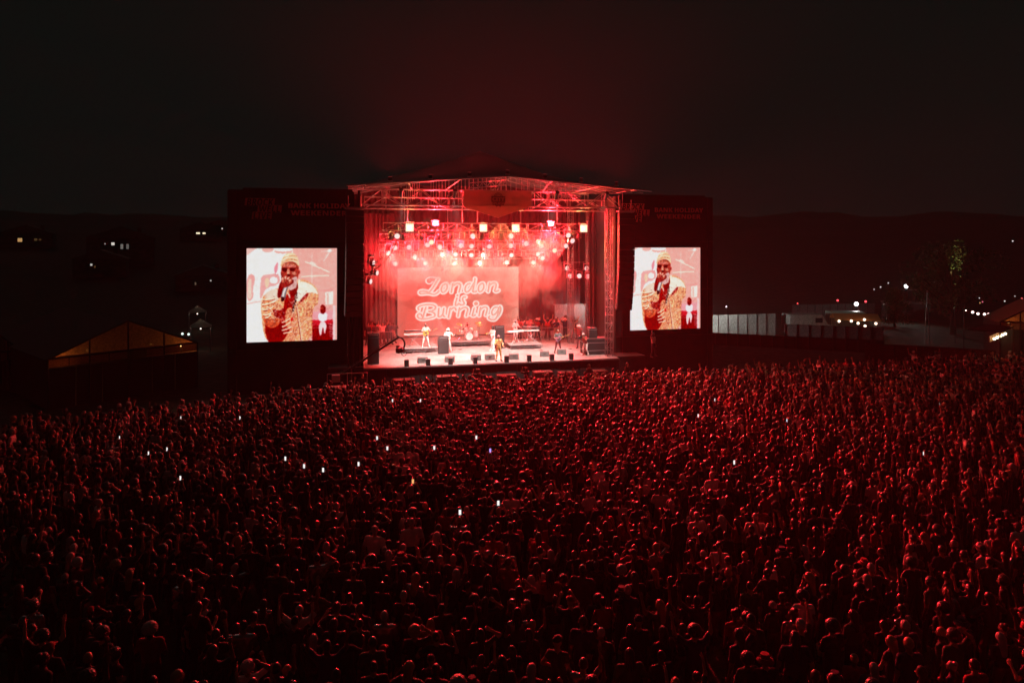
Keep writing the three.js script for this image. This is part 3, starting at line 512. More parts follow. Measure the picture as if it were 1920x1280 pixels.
// hand templates: wrist at the origin, fingers along +y, palm facing +z, thumb on +x
function handGeo(curl, spread) {
  const f = [cap([0, -0.03, 0], 0.024, [0, 0.02, 0], 0.026), cap([-0.024, 0.03, 0], 0.019, [-0.028, 0.075, 0], 0.016), cap([0.0, 0.03, 0], 0.02, [0, 0.082, 0], 0.017), cap([0.022, 0.03, 0], 0.02, [0.027, 0.078, 0], 0.016)];
  const pal = field(f, 0.02), fg = [];
  [[-0.033, 0.072, 0.058], [-0.0115, 0.083, 0.07], [0.0115, 0.085, 0.075], [0.033, 0.078, 0.066]].forEach(([x, y, L], k) => {
    let p = [x, y - 0.012, 0], a = curl * 0.35; const sp = (k - 1.5) * spread;
    for (const q of [0.42, 0.33, 0.25]) { const d = L * q * 1.15, n = [p[0] + Math.sin(sp) * d, p[1] + Math.cos(a) * d, p[2] + Math.sin(a) * d]; fg.push([cap(p, 0.0105, n, 0.0092)]); p = n; a += curl * 0.75; }
  });
  let p = [0.03, 0.015, 0.006], dir = [0.6, 0.75, 0.25 + curl * 0.4];
  for (const d of [0.035, 0.03, 0.024]) { const l = Math.hypot(...dir), n = p.map((v, i) => v + dir[i] / l * d); fg.push([cap(p, 0.0125, n, 0.0105)]); p = n; dir = [dir[0] - 0.28 - curl * 0.1, dir[1] + 0.1, dir[2] + curl * 0.25]; }
  const fl = fg.map((q) => q[0]);
  const F = (x, y, z) => { let v = pal(x, y, z), w = 9; for (const c of fl) w = Math.min(w, capD(c, x, y, z)); return smin(v, w, 0.01); };
  return surfaceNet(F, [-0.08, -0.04, -0.045], [0.11, 0.18, 0.12], 0.0095);
}
const hands = { relaxed: handGeo(0.7, 0.05), open: handGeo(0.12, 0.16), grip: handGeo(1.75, 0.0) };
const mirrorX = (g) => { const m = g.clone(); m.scale(-1, 1, 1); const i = m.index.array.slice(); for (let k = 0; k < i.length; k += 3) [i[k], i[k + 1]] = [i[k + 1], i[k]]; m.setIndex([...i]); m.computeVertexNormals(); return m; };
const handsL = Object.fromEntries(Object.entries(hands).map(([k, g]) => [k, mirrorX(g)]));
const addZone = (g, z) => { g.userData.zone = z; return g; };
// pose: arms as elbow and wrist offsets (x outward), legs, seat; zones 0 skin 1 top 2 trousers 3 shoes
function figure(o = {}) {
  const { arms = [[[0.06, -0.29, -0.02], [0.02, -0.25, 0.06]], [[0.06, -0.29, -0.02], [0.02, -0.25, 0.06]]], hand = ['relaxed', 'relaxed'], lean = 0, bend = 0, seat = 0, stance = 0.1, sleeve = 0.6, wide = 1, head = [0, 0], cell = 0.03, longTop = 0, crouch = 0 } = o;
  const caps = [], W = wide, dy = seat ? -0.42 : -crouch, B = [lean * 0.3, 0, 0], t = 0.012;
  const hipY = 0.93 + dy, up = (y, z = 0) => [lean * (y - 0.93), y + dy - bend * 0.12 * (y - 0.9), z + bend * (y - 0.93)];
  for (const s of [-1, 1]) {
    const x = (v, p) => [p[0] + s * v * W, p[1], p[2]];
    caps.push(cap(x(0.055, up(0.95)), 0.112 * W, x(0.05, up(1.1)), 0.1 * W, longTop ? 1 : 2, 1.15), cap(x(0.05, up(1.06)), 0.102 * W + t, x(0.075, up(1.3)), 0.108 * W + t, 1, 1.2), cap(up(1.4), 0.075, x(0.155, up(1.4)), 0.062 + t, 1, 1.0));
    const hip = [s * 0.088 * W + lean * 0, hipY, 0], kn = seat ? [s * 0.14, 0.5, 0.42] : [s * (0.09 + stance * 0.3), 0.5 - crouch * 0.5, 0.02 + crouch * 0.7 + (s > 0 ? 0.03 : 0)], an = seat ? [s * 0.14, 0.1, 0.4] : [s * (0.09 + stance * 0.7), 0.09, crouch ? -0.02 : s > 0 ? 0.04 : -0.03];
    caps.push(cap(hip, 0.1 * W, kn, 0.066, 2), cap(kn, 0.064, an, 0.047, 2), cap(an, 0.045, [an[0] + s * 0.02, 0.045, an[2] + 0.15], 0.038, 3), cap([an[0], 0.04, an[2] - 0.05], 0.038, [an[0] + s * 0.02, 0.04, an[2] + 0.16], 0.036, 3));
    const sh = [up(1.405)[0] + s * 0.185 * W, up(1.405)[1], up(1.405)[2]], [e, w] = arms[s < 0 ? 0 : 1], el = [sh[0] + s * e[0], sh[1] + e[1], sh[2] + e[2]], wr = [el[0] + s * w[0], el[1] + w[1], el[2] + w[2]];
    const mix = (q) => sh.map((v, i) => v + (el[i] - v) * q);
    if (sleeve >= 1) caps.push(cap(sh, 0.062, el, 0.05, 1), cap(el, 0.05, wr, 0.038, 1));
    else caps.push(cap(sh, 0.064, mix(sleeve), 0.062, 1), cap(mix(sleeve), 0.048, el, 0.042, 0), cap(el, 0.042, wr, 0.03, 0));
  }
  const nb = up(1.42), nt = up(1.53, 0.02), hz = [nt[0], nt[1], nt[2]];
  caps.push(cap(nb, 0.062, nt, 0.05, 0));
  const geo = surfaceNet(field(caps, 0.035), ...bounds(caps, 0.05), cell), pos = geo.attributes.position, zone = [];
  for (let i = 0; i < pos.count; i++) { let m = 9, z = 0; for (const c of caps) { const d = capD(c, pos.getX(i), pos.getY(i), pos.getZ(i)); if (d < m) { m = d; z = c.zone; } } zone.push(z); }
  const out = [[], [], [], []], ix = geo.index.array; for (let k = 0; k < ix.length; k += 3) { const z = [zone[ix[k]], zone[ix[k + 1]], zone[ix[k + 2]]].sort()[1]; out[z].push(ix[k], ix[k + 1], ix[k + 2]); }
  // head and hands join the skin
  const add = []; const mH = new THREE.Matrix4().makeRotationFromEuler(new THREE.Euler(head[1], head[0], -lean * 0.5, 'YXZ')).setPosition(hz[0], hz[1] + 0.0, hz[2]); add.push(headGeoP.clone().applyMatrix4(mH));
  [-1, 1].forEach((s, q) => {
    const sh = [up(1.405)[0] + s * 0.185 * W, up(1.405)[1], up(1.405)[2]], [e, w] = arms[q], wr = V(sh[0] + s * (e[0] + w[0]), sh[1] + e[1] + w[1], sh[2] + e[2] + w[2]), y = V(s * w[0], w[1], w[2]).normalize();
    let z = V(-s, 0, 0.35); z.addScaledVector(y, -z.dot(y)).normalize(); const x = y.clone().cross(z);
    add.push((s < 0 ? handsL : hands)[hand[q]].clone().applyMatrix4(new THREE.Matrix4().makeBasis(x, y, z).setPosition(wr)));
  });
  const P0 = [...pos.array], N0 = [...geo.attributes.normal.array]; let base = pos.count;
  for (const a of add) { const p = a.attributes.position, n = a.attributes.normal; for (let i = 0; i < p.count * 3; i++) { P0.push(p.array[i]); N0.push(n.array[i]); } for (const i of a.index.array) out[0].push(i + base); base += p.count; }
  const g = new THREE.BufferGeometry(); g.setAttribute('position', new THREE.Float32BufferAttribute(P0, 3)); g.setAttribute('normal', new THREE.Float32BufferAttribute(N0, 3)); g.setIndex(out.flat()); let st = 0; out.forEach((q, k) => { if (q.length) g.addGroup(st, q.length, k); st += q.length; });
  return { body: g, headM: mH, hand: [-1, 1].map((s, q) => { const [e, w] = arms[q], b = up(1.405); return [b[0] + s * (0.185 * W + e[0] + w[0]), b[1] + e[1] + w[1], b[2] + e[2] + w[2]]; }) };
}
const wob = (x, y, z, f) => Math.sin(x * f + 1.3 * Math.sin(y * f * 0.7)) * Math.sin(y * f * 1.1 + z * f) * Math.cos(z * f * 0.9 + x * f * 0.4);
const hairField = {
  short: (x, y, z) => Math.max(ell(x, y, z, 0, 0.118, -0.012, 0.086, 0.11, 0.102) + 0.003 * wob(x, y, z, 120), 0.085 - y + (z > 0.02 ? (z - 0.02) * 0.9 : z * 0.15), z - 0.075 - (y - 0.17) * 0.2),
  crop: (x, y, z) => Math.max(ell(x, y, z, 0, 0.112, -0.008, 0.0805, 0.108, 0.0985), 0.1 - y + z * 0.55),
  afro: (x, y, z) => Math.max(ell(x, y, z, 0, 0.135, -0.03, 0.145, 0.135, 0.135) + 0.008 * wob(x, y, z, 70), z - 0.062 - Math.max(0, y - 0.16) * 0.5),
  long: (x, y, z) => smin(Math.max(ell(x, y, z, 0, 0.115, -0.014, 0.092, 0.112, 0.108) + 0.003 * wob(x, y, z, 90), 0.05 - y + z * 0.8, z - 0.06 - Math.max(0, y - 0.165) * 0.4), Math.max(capD(cap([0, 0.1, -0.07], 0.085, [0, -0.2, -0.1], 0.075, 0, 1.5), x, y, z) + 0.006 * wob(x, 0.1 * y, z, 95), z + 0.03), 0.03),
  bun: (x, y, z) => smin(Math.max(ell(x, y, z, 0, 0.114, -0.01, 0.083, 0.108, 0.1), 0.075 - y + z * 0.6), ell(x, y, z, 0, 0.2, -0.075, 0.052, 0.05, 0.052) + 0.004 * wob(x, y, z, 110), 0.012),
  locs: (x, y, z) => { let v = Math.max(ell(x, y, z, 0, 0.12, -0.014, 0.095, 0.115, 0.108) + 0.004 * wob(x, y, z, 100), 0.06 - y + z * 0.8); for (let k = 0; k < 9; k++) { const a = -2.3 + k * 0.575; v = smin(v, capD(cap([Math.sin(a) * 0.08, 0.1, -0.03 - Math.cos(a) * 0.06], 0.024, [Math.sin(a) * 0.11, -0.13 - 0.03 * (k % 3), -0.05 - Math.cos(a) * 0.07], 0.017), x, y, z), 0.01); } return Math.max(v, z - 0.07 - Math.max(0, y - 0.16) * 0.4); },
  cap: (x, y, z) => Math.min(Math.max(ell(x, y, z, 0, 0.125, -0.006, 0.093, 0.108, 0.108), 0.135 - y), Math.max(ell(x, y, z, 0, 0.145, 0.1, 0.075, 0.018, 0.085), 0.02 - z)),
  bucket: (x, y, z) => { const r = Math.hypot(x, z + 0.005), q = y - 0.12; return Math.max(q < 0.03 ? Math.max(r - 0.165 + (q + 0.03) * 1.0, -(r - 0.095)) : r - 0.1 + q * 0.12, Math.abs(q - 0.03) - 0.075); },
};
const hairBox = { afro: [[-0.18, -0.06, -0.2], [0.18, 0.3, 0.14]], long: [[-0.13, -0.32, -0.24], [0.13, 0.26, 0.13]], locs: [[-0.17, -0.22, -0.2], [0.17, 0.26, 0.13]], bucket: [[-0.2, 0.03, -0.2], [0.2, 0.26, 0.2]], cap: [[-0.13, 0.08, -0.16], [0.13, 0.27, 0.24]] };
const hairGeo = Object.fromEntries(Object.keys(hairField).map((k) => [k, surfaceNet(hairField[k], ...(hairBox[k] ?? [[-0.13, 0.0, -0.16], [0.13, 0.28, 0.14]]), k === 'bucket' ? 0.018 : 0.0155)]));
const hatCrown = new THREE.CylinderGeometry(0.13, 0.13, 0.01, 16);
const cm = (c, r = 0.8, o = {}) => P(c, r, { sheen: 1, sheenColor: C(0.8, 0.75, 0.7), sheenRoughness: 0.25, ...o });
const skins = [[0.28, 0.15, 0.1], [0.16, 0.075, 0.045], [0.08, 0.035, 0.022], [0.045, 0.02, 0.013], [0.34, 0.2, 0.14]].map((c) => cm(c, 0.46, { sheenColor: C(0.3, 0.25, 0.22) }));
const hairs = { black: cm([0.012, 0.01, 0.01], 0.4, { sheenColor: C(0.4, 0.36, 0.34) }), brown: cm([0.035, 0.018, 0.01], 0.4, { sheenColor: C(0.4, 0.35, 0.3) }), blond: cm([0.28, 0.17, 0.075], 0.45), grey: cm([0.3, 0.29, 0.28], 0.5) };
const tops = { black: cm([0.012, 0.012, 0.013], 0.75), navy: cm([0.02, 0.028, 0.06], 0.8), white: cm([0.5, 0.49, 0.47], 0.8), red: cm([0.2, 0.02, 0.02], 0.8), grey: cm([0.06, 0.06, 0.06], 0.85), green: cm([0.035, 0.07, 0.04], 0.8), pink: cm([0.5, 0.2, 0.22], 0.8), sequinned: P([0.35, 0.3, 0.3], 0.22, { metalness: 0.7 }) };
const pants = { black: cm([0.018, 0.018, 0.02], 0.8), denim: cm([0.02, 0.028, 0.05], 0.85), beige: cm([0.3, 0.25, 0.18], 0.85), white: cm([0.5, 0.49, 0.47], 0.8), burgundy: cm([0.1, 0.02, 0.025], 0.8) };
const shoes = cm([0.03, 0.03, 0.03], 0.6);
const D0 = [[0.06, -0.29, -0.02], [0.02, -0.25, 0.06]];
const poses = {
  'standing with arms down': figure({}),
  'standing with folded hands': figure({ arms: [[[0.08, -0.27, 0.04], [-0.16, 0.03, 0.2]], [[0.08, -0.27, 0.04], [-0.14, -0.02, 0.21]]], hand: ['relaxed', 'relaxed'], lean: 0.03 }),
  'raising the right arm': figure({ arms: [[[0.12, 0.2, 0.1], [-0.02, 0.25, 0.04]], D0], hand: ['open', 'relaxed'], stance: 0.16, lean: -0.04 }),
  'raising both arms': figure({ arms: [[[0.17, 0.17, 0.08], [0.0, 0.26, 0.03]], [[0.19, 0.15, 0.08], [0.03, 0.25, 0.05]]], hand: ['open', 'open'], stance: 0.18 }),
  'holding a phone up': figure({ arms: [[[0.1, 0.02, 0.24], [-0.13, 0.24, 0.06]], [[0.08, -0.02, 0.25], [-0.12, 0.26, 0.05]]], hand: ['grip', 'grip'] }),
  'holding a drink at chest height': figure({ arms: [[[0.07, -0.27, 0.06], [-0.05, 0.12, 0.22]], D0], hand: ['grip', 'relaxed'], lean: 0.06, stance: 0.14 }),
  'dancing with elbows out': figure({ arms: [[[0.24, -0.14, 0.05], [-0.06, 0.2, 0.14]], [[0.22, -0.17, 0.05], [-0.1, 0.17, 0.15]]], hand: ['relaxed', 'relaxed'], stance: 0.24, lean: 0.09, crouch: 0.05 }),
  'with a hand on the head': figure({ arms: [[[0.24, 0.14, 0.03], [-0.2, 0.15, -0.03]], D0], hand: ['relaxed', 'relaxed'], lean: 0.03 }),
  'broad and standing still': figure({ wide: 1.2, arms: [[[0.09, -0.28, -0.03], [0.0, -0.23, 0.1]], [[0.09, -0.28, 0], [0.0, -0.22, 0.12]]], stance: 0.2 }),
  'slender and leaning sideways': figure({ wide: 0.88, lean: 0.1, sleeve: 0.25, arms: [D0, [[0.16, -0.24, 0.04], [-0.16, -0.13, 0.14]]] }),
};
function personAt(p, turn, o) {
  const { pose, fig = poses[pose], hair = 'short', hairM = hairs.black, skin = skins[1], top = tops.black, pant = pants.black, shoe = shoes, scale = 1, label, group, name = 'person' } = o;
  const g = thingW(name, label, 'person', p, turn, group); g.scale.setScalar(scale);
  part(g, 'body', fig.body, [skin, top, pant, shoe]);
  if (hair) { const h = part(g, hair === 'cap' || hair === 'bucket' ? 'hat' : 'hair', hairGeo[hair], hairM); h.applyMatrix4(fig.headM); }
  return g;
}

// ------------------------------------------------------------------ risers, backline and instruments
function riser(label, u0, u1, w0, w1, h) {
  const t = thing('riser', label, 'riser', [(u0 + u1) / 2, DY, w0]), L = u1 - u0, D = w1 - w0;
  part(t, 'riser_top', box(L, 0.06, D, 0.01), mat.deck, [0, h - 0.03, -D / 2]);
  part(t, 'trim', box(L, 0.05, 0.03), mat.alu, [0, h - 0.05, 0.017]); part(t, 'lower_trim', box(L, 0.04, 0.03), mat.alu, [0, h - 0.2, 0.017]);
  for (let k = 0; k <= 3; k++) for (const z of [-0.06, -D + 0.06]) bar(t, 'leg', [-L / 2 + 0.08 + (L - 0.16) * k / 3, 0, z], [-L / 2 + 0.08 + (L - 0.16) * k / 3, h - 0.06, z], 0.03, mat.alu);
}
riser('low riser carrying the keyboards at the left of the stage', -5.96, -3.3, 5.25, 8.2, 0.36);
riser('drum riser in front of the middle of the video wall', -2.1, 1.2, 7.45, 10.3, 0.42);
riser('low riser carrying the keyboards right of the video wall', 2.1, 4.6, 5.3, 8.2, 0.34);
function keyboard(label, u, y, w, turn, n = 2) {
  const t = thing('keyboard', label, 'keyboard', [u, y, w], turn);
  for (const s of [-1, 1]) { bar(t, 'stand_leg', [s * 0.5, 0, -0.2], [-s * 0.45, 0.85, 0.15], 0.02, mat.steel); }
  for (let k = 0; k < n; k++) { const b = part(t, 'keyboard_body', box(1.35, 0.1, 0.34, 0.015), k ? mat.black : mat.white, [0, 0.9 + 0.24 * k, 0.08 - 0.1 * k], [0.1 * k, 0, 0]); part(b, 'keys', box(1.18, 0.025, 0.15), M([0.7, 0.7, 0.68], 0.3), [0, 0.055, 0.06]); if (k) for (const s of [-1, 1]) bar(t, 'arm', [s * 0.5, 0.9, 0.1], [s * 0.5, 1.14, -0.02], 0.015, mat.steel); }
}
keyboard('two tier keyboard stand on the left riser', -5.0, DY + 0.36, 6.2, Math.PI + 0.1);
keyboard('keyboard stand in front of the barrier right of the video wall', 4.0, DY + 0.34, 6.4, Math.PI - 0.2);
keyboard('single keyboard on the right riser near the video wall edge', 2.75, DY + 0.34, 6.1, Math.PI + 0.3, 1);
{
  const t = thing('drum_kit', 'pale drum kit with bass drum, toms and cymbals on the drum riser', 'drum kit', [-0.55, DY + 0.42, 8.2]);
  const drum = (nm, r, h, p, rot) => { const d = part(t, nm, cyl(r, r, h, 28), mat.white, p, rot); part(d, 'drum_head', cyl(r - 0.02, r - 0.02, 0.012, 28), M([0.8, 0.79, 0.76], 0.4), [0, h / 2 + 0.005, 0]); part(d, 'hoop', new THREE.TorusGeometry(r, 0.018, 6, 28), mat.chrome, [0, h / 2, 0], [Math.PI / 2, 0, 0]); };
  drum('bass_drum', 0.3, 0.42, [0, 0.32, 0.25], [Math.PI / 2, 0, 0]);
  drum('tom', 0.15, 0.22, [-0.2, 0.8, 0.1], [0.35, 0, 0]); drum('tom', 0.16, 0.24, [0.2, 0.8, 0.1], [0.35, 0, 0]); drum('floor_tom', 0.2, 0.4, [0.62, 0.42, -0.1]); drum('snare', 0.18, 0.15, [-0.5, 0.62, -0.15], [0.1, 0, 0]);
  const gold = M([0.65, 0.5, 0.22], 0.28, { metalness: 1 }), cg = new THREE.LatheGeometry([[0.001, 0.03], [0.04, 0.025], [0.05, 0.012], [0.24, 0], [0.241, -0.004]].map((p) => new THREE.Vector2(...p)), 24);
  for (const [x, y, z, a] of [[-0.75, 1.25, 0.2, 0.35], [0.75, 1.3, 0.1, 0.3], [0.95, 1.05, -0.3, 0.2], [-0.9, 0.95, -0.15, 0.05]]) { bar(t, 'cymbal_stand', [x, 0, z], [x, y, z], 0.015, mat.chrome); const c = part(t, 'cymbal', cg, gold, [x, y, z], [a, 0, x * 0.2]); for (let k = 0; k < 3; k++) bar(t, 'tripod_leg', [x, 0.3, z], [x + 0.22 * Math.sin(k * 2.1), 0, z + 0.22 * Math.cos(k * 2.1)], 0.012, mat.chrome); }
  part(t, 'stool', cyl(0.17, 0.15, 0.08, 16), mat.black, [0, 0.5, -0.55]); bar(t, 'stool_post', [0, 0, -0.55], [0, 0.47, -0.55], 0.025, mat.chrome);
}
function ampStack(label, u, w, h2, turn = 0) {
  const t = thing('amplifier', label, 'amplifier', [u, DY, w], turn), c = part(t, 'cabinet', box(0.75, h2, 0.4, 0.03), mat.cab, [0, h2 / 2, 0]); part(c, 'grille', box(0.66, h2 - 0.1, 0.02), mat.grille, [0, 0, 0.2]);
  const h = part(t, 'amplifier_head', box(0.72, 0.26, 0.3, 0.02), mat.cab, [0, h2 + 0.13, 0]); part(h, 'control_panel', box(0.6, 0.08, 0.01), mat.alu, [0, 0.02, 0.156]); part(h, 'handle', box(0.2, 0.02, 0.03), mat.black, [0, 0.14, 0]);
}
ampStack('black amplifier stack left of the drum riser beside the guitarist in white', -3.0, 4.6, 1.0, 0.1);
ampStack('tall grey amplifier stack right of the drum riser behind the lead singer', 1.5, 6.2, 1.45, -0.1);
ampStack('tall black cabinet at the far left of the stage by the crane', -8.05, 1.5, 1.75);
// wedges and front fills
[[-4.84, 1.15, 0.1], [-3.02, 1.14, -0.05], [-1.19, 1.35, 0.05], [-0.23, 1.35, 0], [1.42, 1.18, -0.08], [3.79, 1.75, -0.25], [5.24, 2.36, -0.2]].forEach(([u, w, tn], k) => {
  const t = thing('monitor_wedge', `grey floor monitor wedge on the stage, ${ORD[k]} of seven from the left`, 'monitor speaker', [u, DY, w], Math.PI + tn, 'floor monitor wedges');
  const s = new THREE.Shape(); s.moveTo(-0.24, 0); s.lineTo(0.24, 0); s.lineTo(0.26, 0.12); s.lineTo(-0.02, 0.4); s.lineTo(-0.24, 0.36); s.closePath();
  const g = new THREE.ExtrudeGeometry(s, { depth: 0.62, bevelSize: 0.012, bevelThickness: 0.012, bevelSegments: 2 }).translate(0, 0.012, -0.31).rotateY(-Math.PI / 2);
  part(t, 'cabinet', g, M([0.16, 0.155, 0.15], 0.6, { map: fine })); part(t, 'grille', box(0.56, 0.02, 0.36), mat.grille, [0, 0.275, 0.135], [0.785, 0, 0]); part(t, 'handle', box(0.18, 0.04, 0.02), mat.black, [0, 0.22, -0.256]);
});
[-5.97, -4.58, -3.1, -1.45, 0.69, 2.26, 3.86, 5.24].forEach((u, k) => {
  const t = thing('front_fill_speaker', `small dark speaker box on the stage lip, ${ORD[k]} of eight from the left`, 'loudspeaker', [u, DY, 0.16], 0, 'front fill speakers on the stage lip');
  const c = part(t, 'cabinet', box(0.28, 0.42, 0.3, 0.015), mat.cab, [0, 0.21, 0]); part(c, 'grille', box(0.25, 0.38, 0.012), mat.grille, [0, 0, 0.15]); part(c, 'bracket', box(0.3, 0.02, 0.1), mat.steel, [0, 0.2, -0.05]);
});
// microphone stands
const micStand = (u, w, label, b = 0) => { const t = thing('microphone_stand', label, 'microphone stand', [u, DY, w]); part(t, 'foot', cyl(0.13, 0.14, 0.03, 16), mat.black, [0, 0.015, 0]); bar(t, 'pole', [0, 0.03, 0], [0, 1.25, 0], 0.012, mat.chrome); bar(t, 'boom', [0, 1.25, 0], [b, 1.55, -0.3], 0.009, mat.chrome); part(t, 'microphone', new THREE.CapsuleGeometry(0.025, 0.1, 4, 8), mat.black, [b, 1.57, -0.33], [1.2, 0, 0]); };
micStand(-1.5, 6.2, 'slim microphone stand between the white guitarist and the drums', 0.1); micStand(6.6, 4.6, 'microphone stand near the barrier at stage right'); micStand(4.3, 4.4, 'microphone stand left of the guitarist in the vest', -0.2);
// crowd control barriers at the back of the stage
function barrier(label, u0, u1, w, y = DY) {
  const t = thing('steel_barrier', label, 'barrier', [(u0 + u1) / 2, y, w], 0, 'steel barriers'), L = u1 - u0;
  bar(t, 'top_rail', [-L / 2, 1.08, 0], [L / 2, 1.08, 0], 0.025, mat.alu); bar(t, 'bottom_rail', [-L / 2, 0.2, 0], [L / 2, 0.2, 0], 0.02, mat.alu);
  for (let x = -L / 2; x <= L / 2 + 0.01; x += L / Math.round(L / 0.14)) bar(t, 'upright', [x, 0.2, 0], [x, 1.08, 0], 0.009, mat.alu);
  for (const s of [-1, 1]) { bar(t, 'foot', [s * L * 0.35, 0.2, 0], [s * L * 0.35, 0.02, 0.28], 0.018, mat.alu); bar(t, 'foot', [s * L * 0.35, 0.2, 0], [s * L * 0.35, 0.02, -0.28], 0.018, mat.alu); }
}
barrier('left one of the three steel barriers holding guests at stage right', 3.8, 5.6, 9.0); barrier('middle one of the three steel barriers holding guests at stage right', 5.65, 7.4, 8.9); barrier('rightmost of the three steel barriers holding guests at stage right', 7.45, 8.8, 8.8); barrier('steel barrier holding guests at the left rear of the stage', -8.2, -6.2, 9.4);
// pale tent wall behind stage right, with its work lamp
{
  const t = thing('backstage_tent', 'pale ridged tent wall lit white behind stage right', 'tent', [10.6, 0, 14.6]);
  for (let k = 0; k < 6; k++) part(t, 'wall_panel', box(0.66, 4.0, 0.04), M([0.5, 0.52, 0.5], 0.8, { map: grime }), [-1.85 + 0.68 * k, 2.2, 0.01 * (k % 2)]);
  bar(t, 'eave_tube', [-2.3, 4.22, 0.03], [2.3, 4.22, 0.03], 0.04, mat.alu);
  const l = thing('work_lamp', 'small white work lamp on a stand at the right rear of the stage', 'work lamp', [11.0, 4.6, 11.6], Math.PI);
  part(l, 'housing', box(0.34, 0.26, 0.1, 0.01), mat.fixture); part(l, 'lamp_glass', box(0.3, 0.2, 0.01), glow(0.9, 1, 0.95, 0.9), [0, 0, 0.056]); bar(l, 'pole', [0, -2.8, -0.1], [0, 0.1, -0.1], 0.025, mat.steel);
  spot(l, C(0.85, 1, 0.93), 26, [0, 0, 0.1], S(10.2, 2.6, 14.6), 1.1);
}
// dark control boxes at the right front corner and their screens
{
  const t = thing('equipment_rack', 'large dark equipment box at the right front corner of the stage', 'equipment box', [7.75, DY, 2.2]); part(t, 'case', box(1.9, 1.15, 1.2, 0.03), mat.cab, [0, 0.575, 0]); for (const y of [0.3, 0.85]) part(t, 'case_trim', box(1.92, 0.04, 1.22), mat.steel, [0, y, 0]);
  const q = thing('equipment_rack', 'upright dark box standing on the equipment box at stage right', 'equipment box', [7.5, DY + 1.15, 2.2]); part(q, 'case', box(0.62, 0.72, 0.5, 0.02), mat.cab, [0, 0.36, 0]); part(q, 'lid_trim', box(0.64, 0.03, 0.52), mat.steel, [0, 0.6, 0]);
  const d = thing('side_display', 'small glowing white panel behind the crane at the left stage wing', 'screen', [-9.08, DY + 1.05, 2.0]); part(d, 'housing', box(0.42, 0.98, 0.08), mat.black); part(d, 'screen_face', box(0.36, 0.9, 0.01), glow(1, 0.62, 0.55, 0.8), [0, 0, 0.045]);
  const r = thing('pixel_panel', 'small dark panel with broken pink lights left of the glowing panel', 'screen', [-9.55, DY + 1.0, 2.0]); part(r, 'housing', box(0.42, 1.2, 0.08), mat.black);
  for (let j = 0; j < 3; j++) for (let i = 0; i < 2; i++) part(r, 'light_cell', box(0.13, 0.22, 0.01), glow(1, 0.45, 0.38, 0.4 + 0.4 * hash(i, j)), [-0.09 + 0.17 * i, 0.33 - 0.33 * j + 0.03 * i, 0.046], [0, 0, 0.25 * (hash(j, i) - 0.5)]);
}
// camera crane
{
  const t = thing('camera_crane', 'long dark camera crane reaching over the left stage front', 'camera crane', [0, 0, -0.6]);
  bar(t, 'boom', [-10.2, 1.5, 0], [-6.55, 3.78, 0], 0.075, mat.black); bar(t, 'upper_rod', [-10.2, 1.68, 0], [-6.6, 3.92, 0], 0.02, mat.black);
  for (let k = 0; k < 8; k++) { const f = k / 8; bar(t, 'lattice', [-10.2 + 3.65 * f, 1.5 + 2.28 * f, 0], [-10.2 + 3.65 * (f + 0.06), 1.68 + 2.26 * (f + 0.06), 0], 0.013, mat.black); }
  part(t, 'drop_arm', tube([[-6.6, 3.85, 0], [-6.3, 3.7, 0], [-6.15, 3.4, 0], [-6.2, 3.05, 0]], 0.06), mat.black);
  const cam = part(t, 'remote_camera', box(0.5, 0.32, 0.32, 0.06), M([0.05, 0.03, 0.03], 0.4), [-6.45, 2.98, 0.05], [0, 0.6, 0.1]); part(cam, 'lens_barrel', cyl(0.1, 0.12, 0.22, 16), mat.black, [0.05, 0, 0.24], [Math.PI / 2, 0, 0]); part(cam, 'monitor', box(0.2, 0.14, 0.03), mat.black, [-0.1, 0.24, -0.08]);
  part(t, 'lens_ring', new THREE.TorusGeometry(0.16, 0.015, 6, 20), mat.black, [-6.2, 2.78, 0.1]);
  bar(t, 'column', [-9.5, 0, 0], [-9.5, 1.95, 0], 0.09, mat.black); part(t, 'counterweight', box(0.5, 0.45, 0.4, 0.02), mat.steel, [-10.4, 1.36, 0]);
  for (let k = 0; k < 3; k++) bar(t, 'tripod_leg', [-9.5, 0.7, 0], [-9.5 + Math.sin(k * 2.1) * 0.7, 0, Math.cos(k * 2.1) * 0.7], 0.04, mat.black);
  const p = thing('camera_platform', 'low red lit platform box with railings left of the stage front', 'platform', [-9.7, 0, -2.0]); part(p, 'platform_top', box(2.5, 0.08, 1.6, 0.01), mat.deck, [0, 1.0, 0]); part(p, 'front_panel', box(2.5, 0.9, 0.04), M([0.3, 0.2, 0.18], 0.7, { map: grime }), [0, 0.48, 0.78]); for (const x of [-1.2, 0, 1.2]) bar(p, 'railing_post', [x, 1.0, -0.75], [x, 1.75, -0.75], 0.025, mat.alu); bar(p, 'railing', [-1.2, 1.75, -0.75], [1.2, 1.75, -0.75], 0.025, mat.alu); for (const s of [-1, 1]) part(p, 'side_panel', box(0.04, 0.9, 1.5), M([0.3, 0.2, 0.18], 0.7, { map: grime }), [s * 1.22, 0.48, 0]);
}
// subwoofers and cases in the pit
[[-3.5, -1, 1.3, 0.75], [2.88, -1, 1.3, 0.75], [-2.47, -1.1, 0.9, 0.55], [4.6, -1, 1.2, 0.7], [-6.2, -1, 1.2, 0.75], [0.4, -1, 1.2, 0.62], [6.7, -1, 1.2, 0.75]].forEach(([u, w, h, d], k) => {
  const t = thing('subwoofer', `dark subwoofer in the pit before the stage, ${ORD[[1, 4, 2, 5, 0, 3, 6][k]]} from the left`, 'loudspeaker', [u, 0, w], 0, 'subwoofers in the pit');
  for (const s of [-1, 1]) { const c = part(t, 'cabinet', box(0.64, h, d, 0.02), M([0.06, 0.05, 0.05], 0.5, { map: fine }), [s * 0.33, h / 2, 0]); part(c, 'grille', box(0.58, h - 0.1, 0.015), mat.grille, [0, 0, d / 2]); }
});
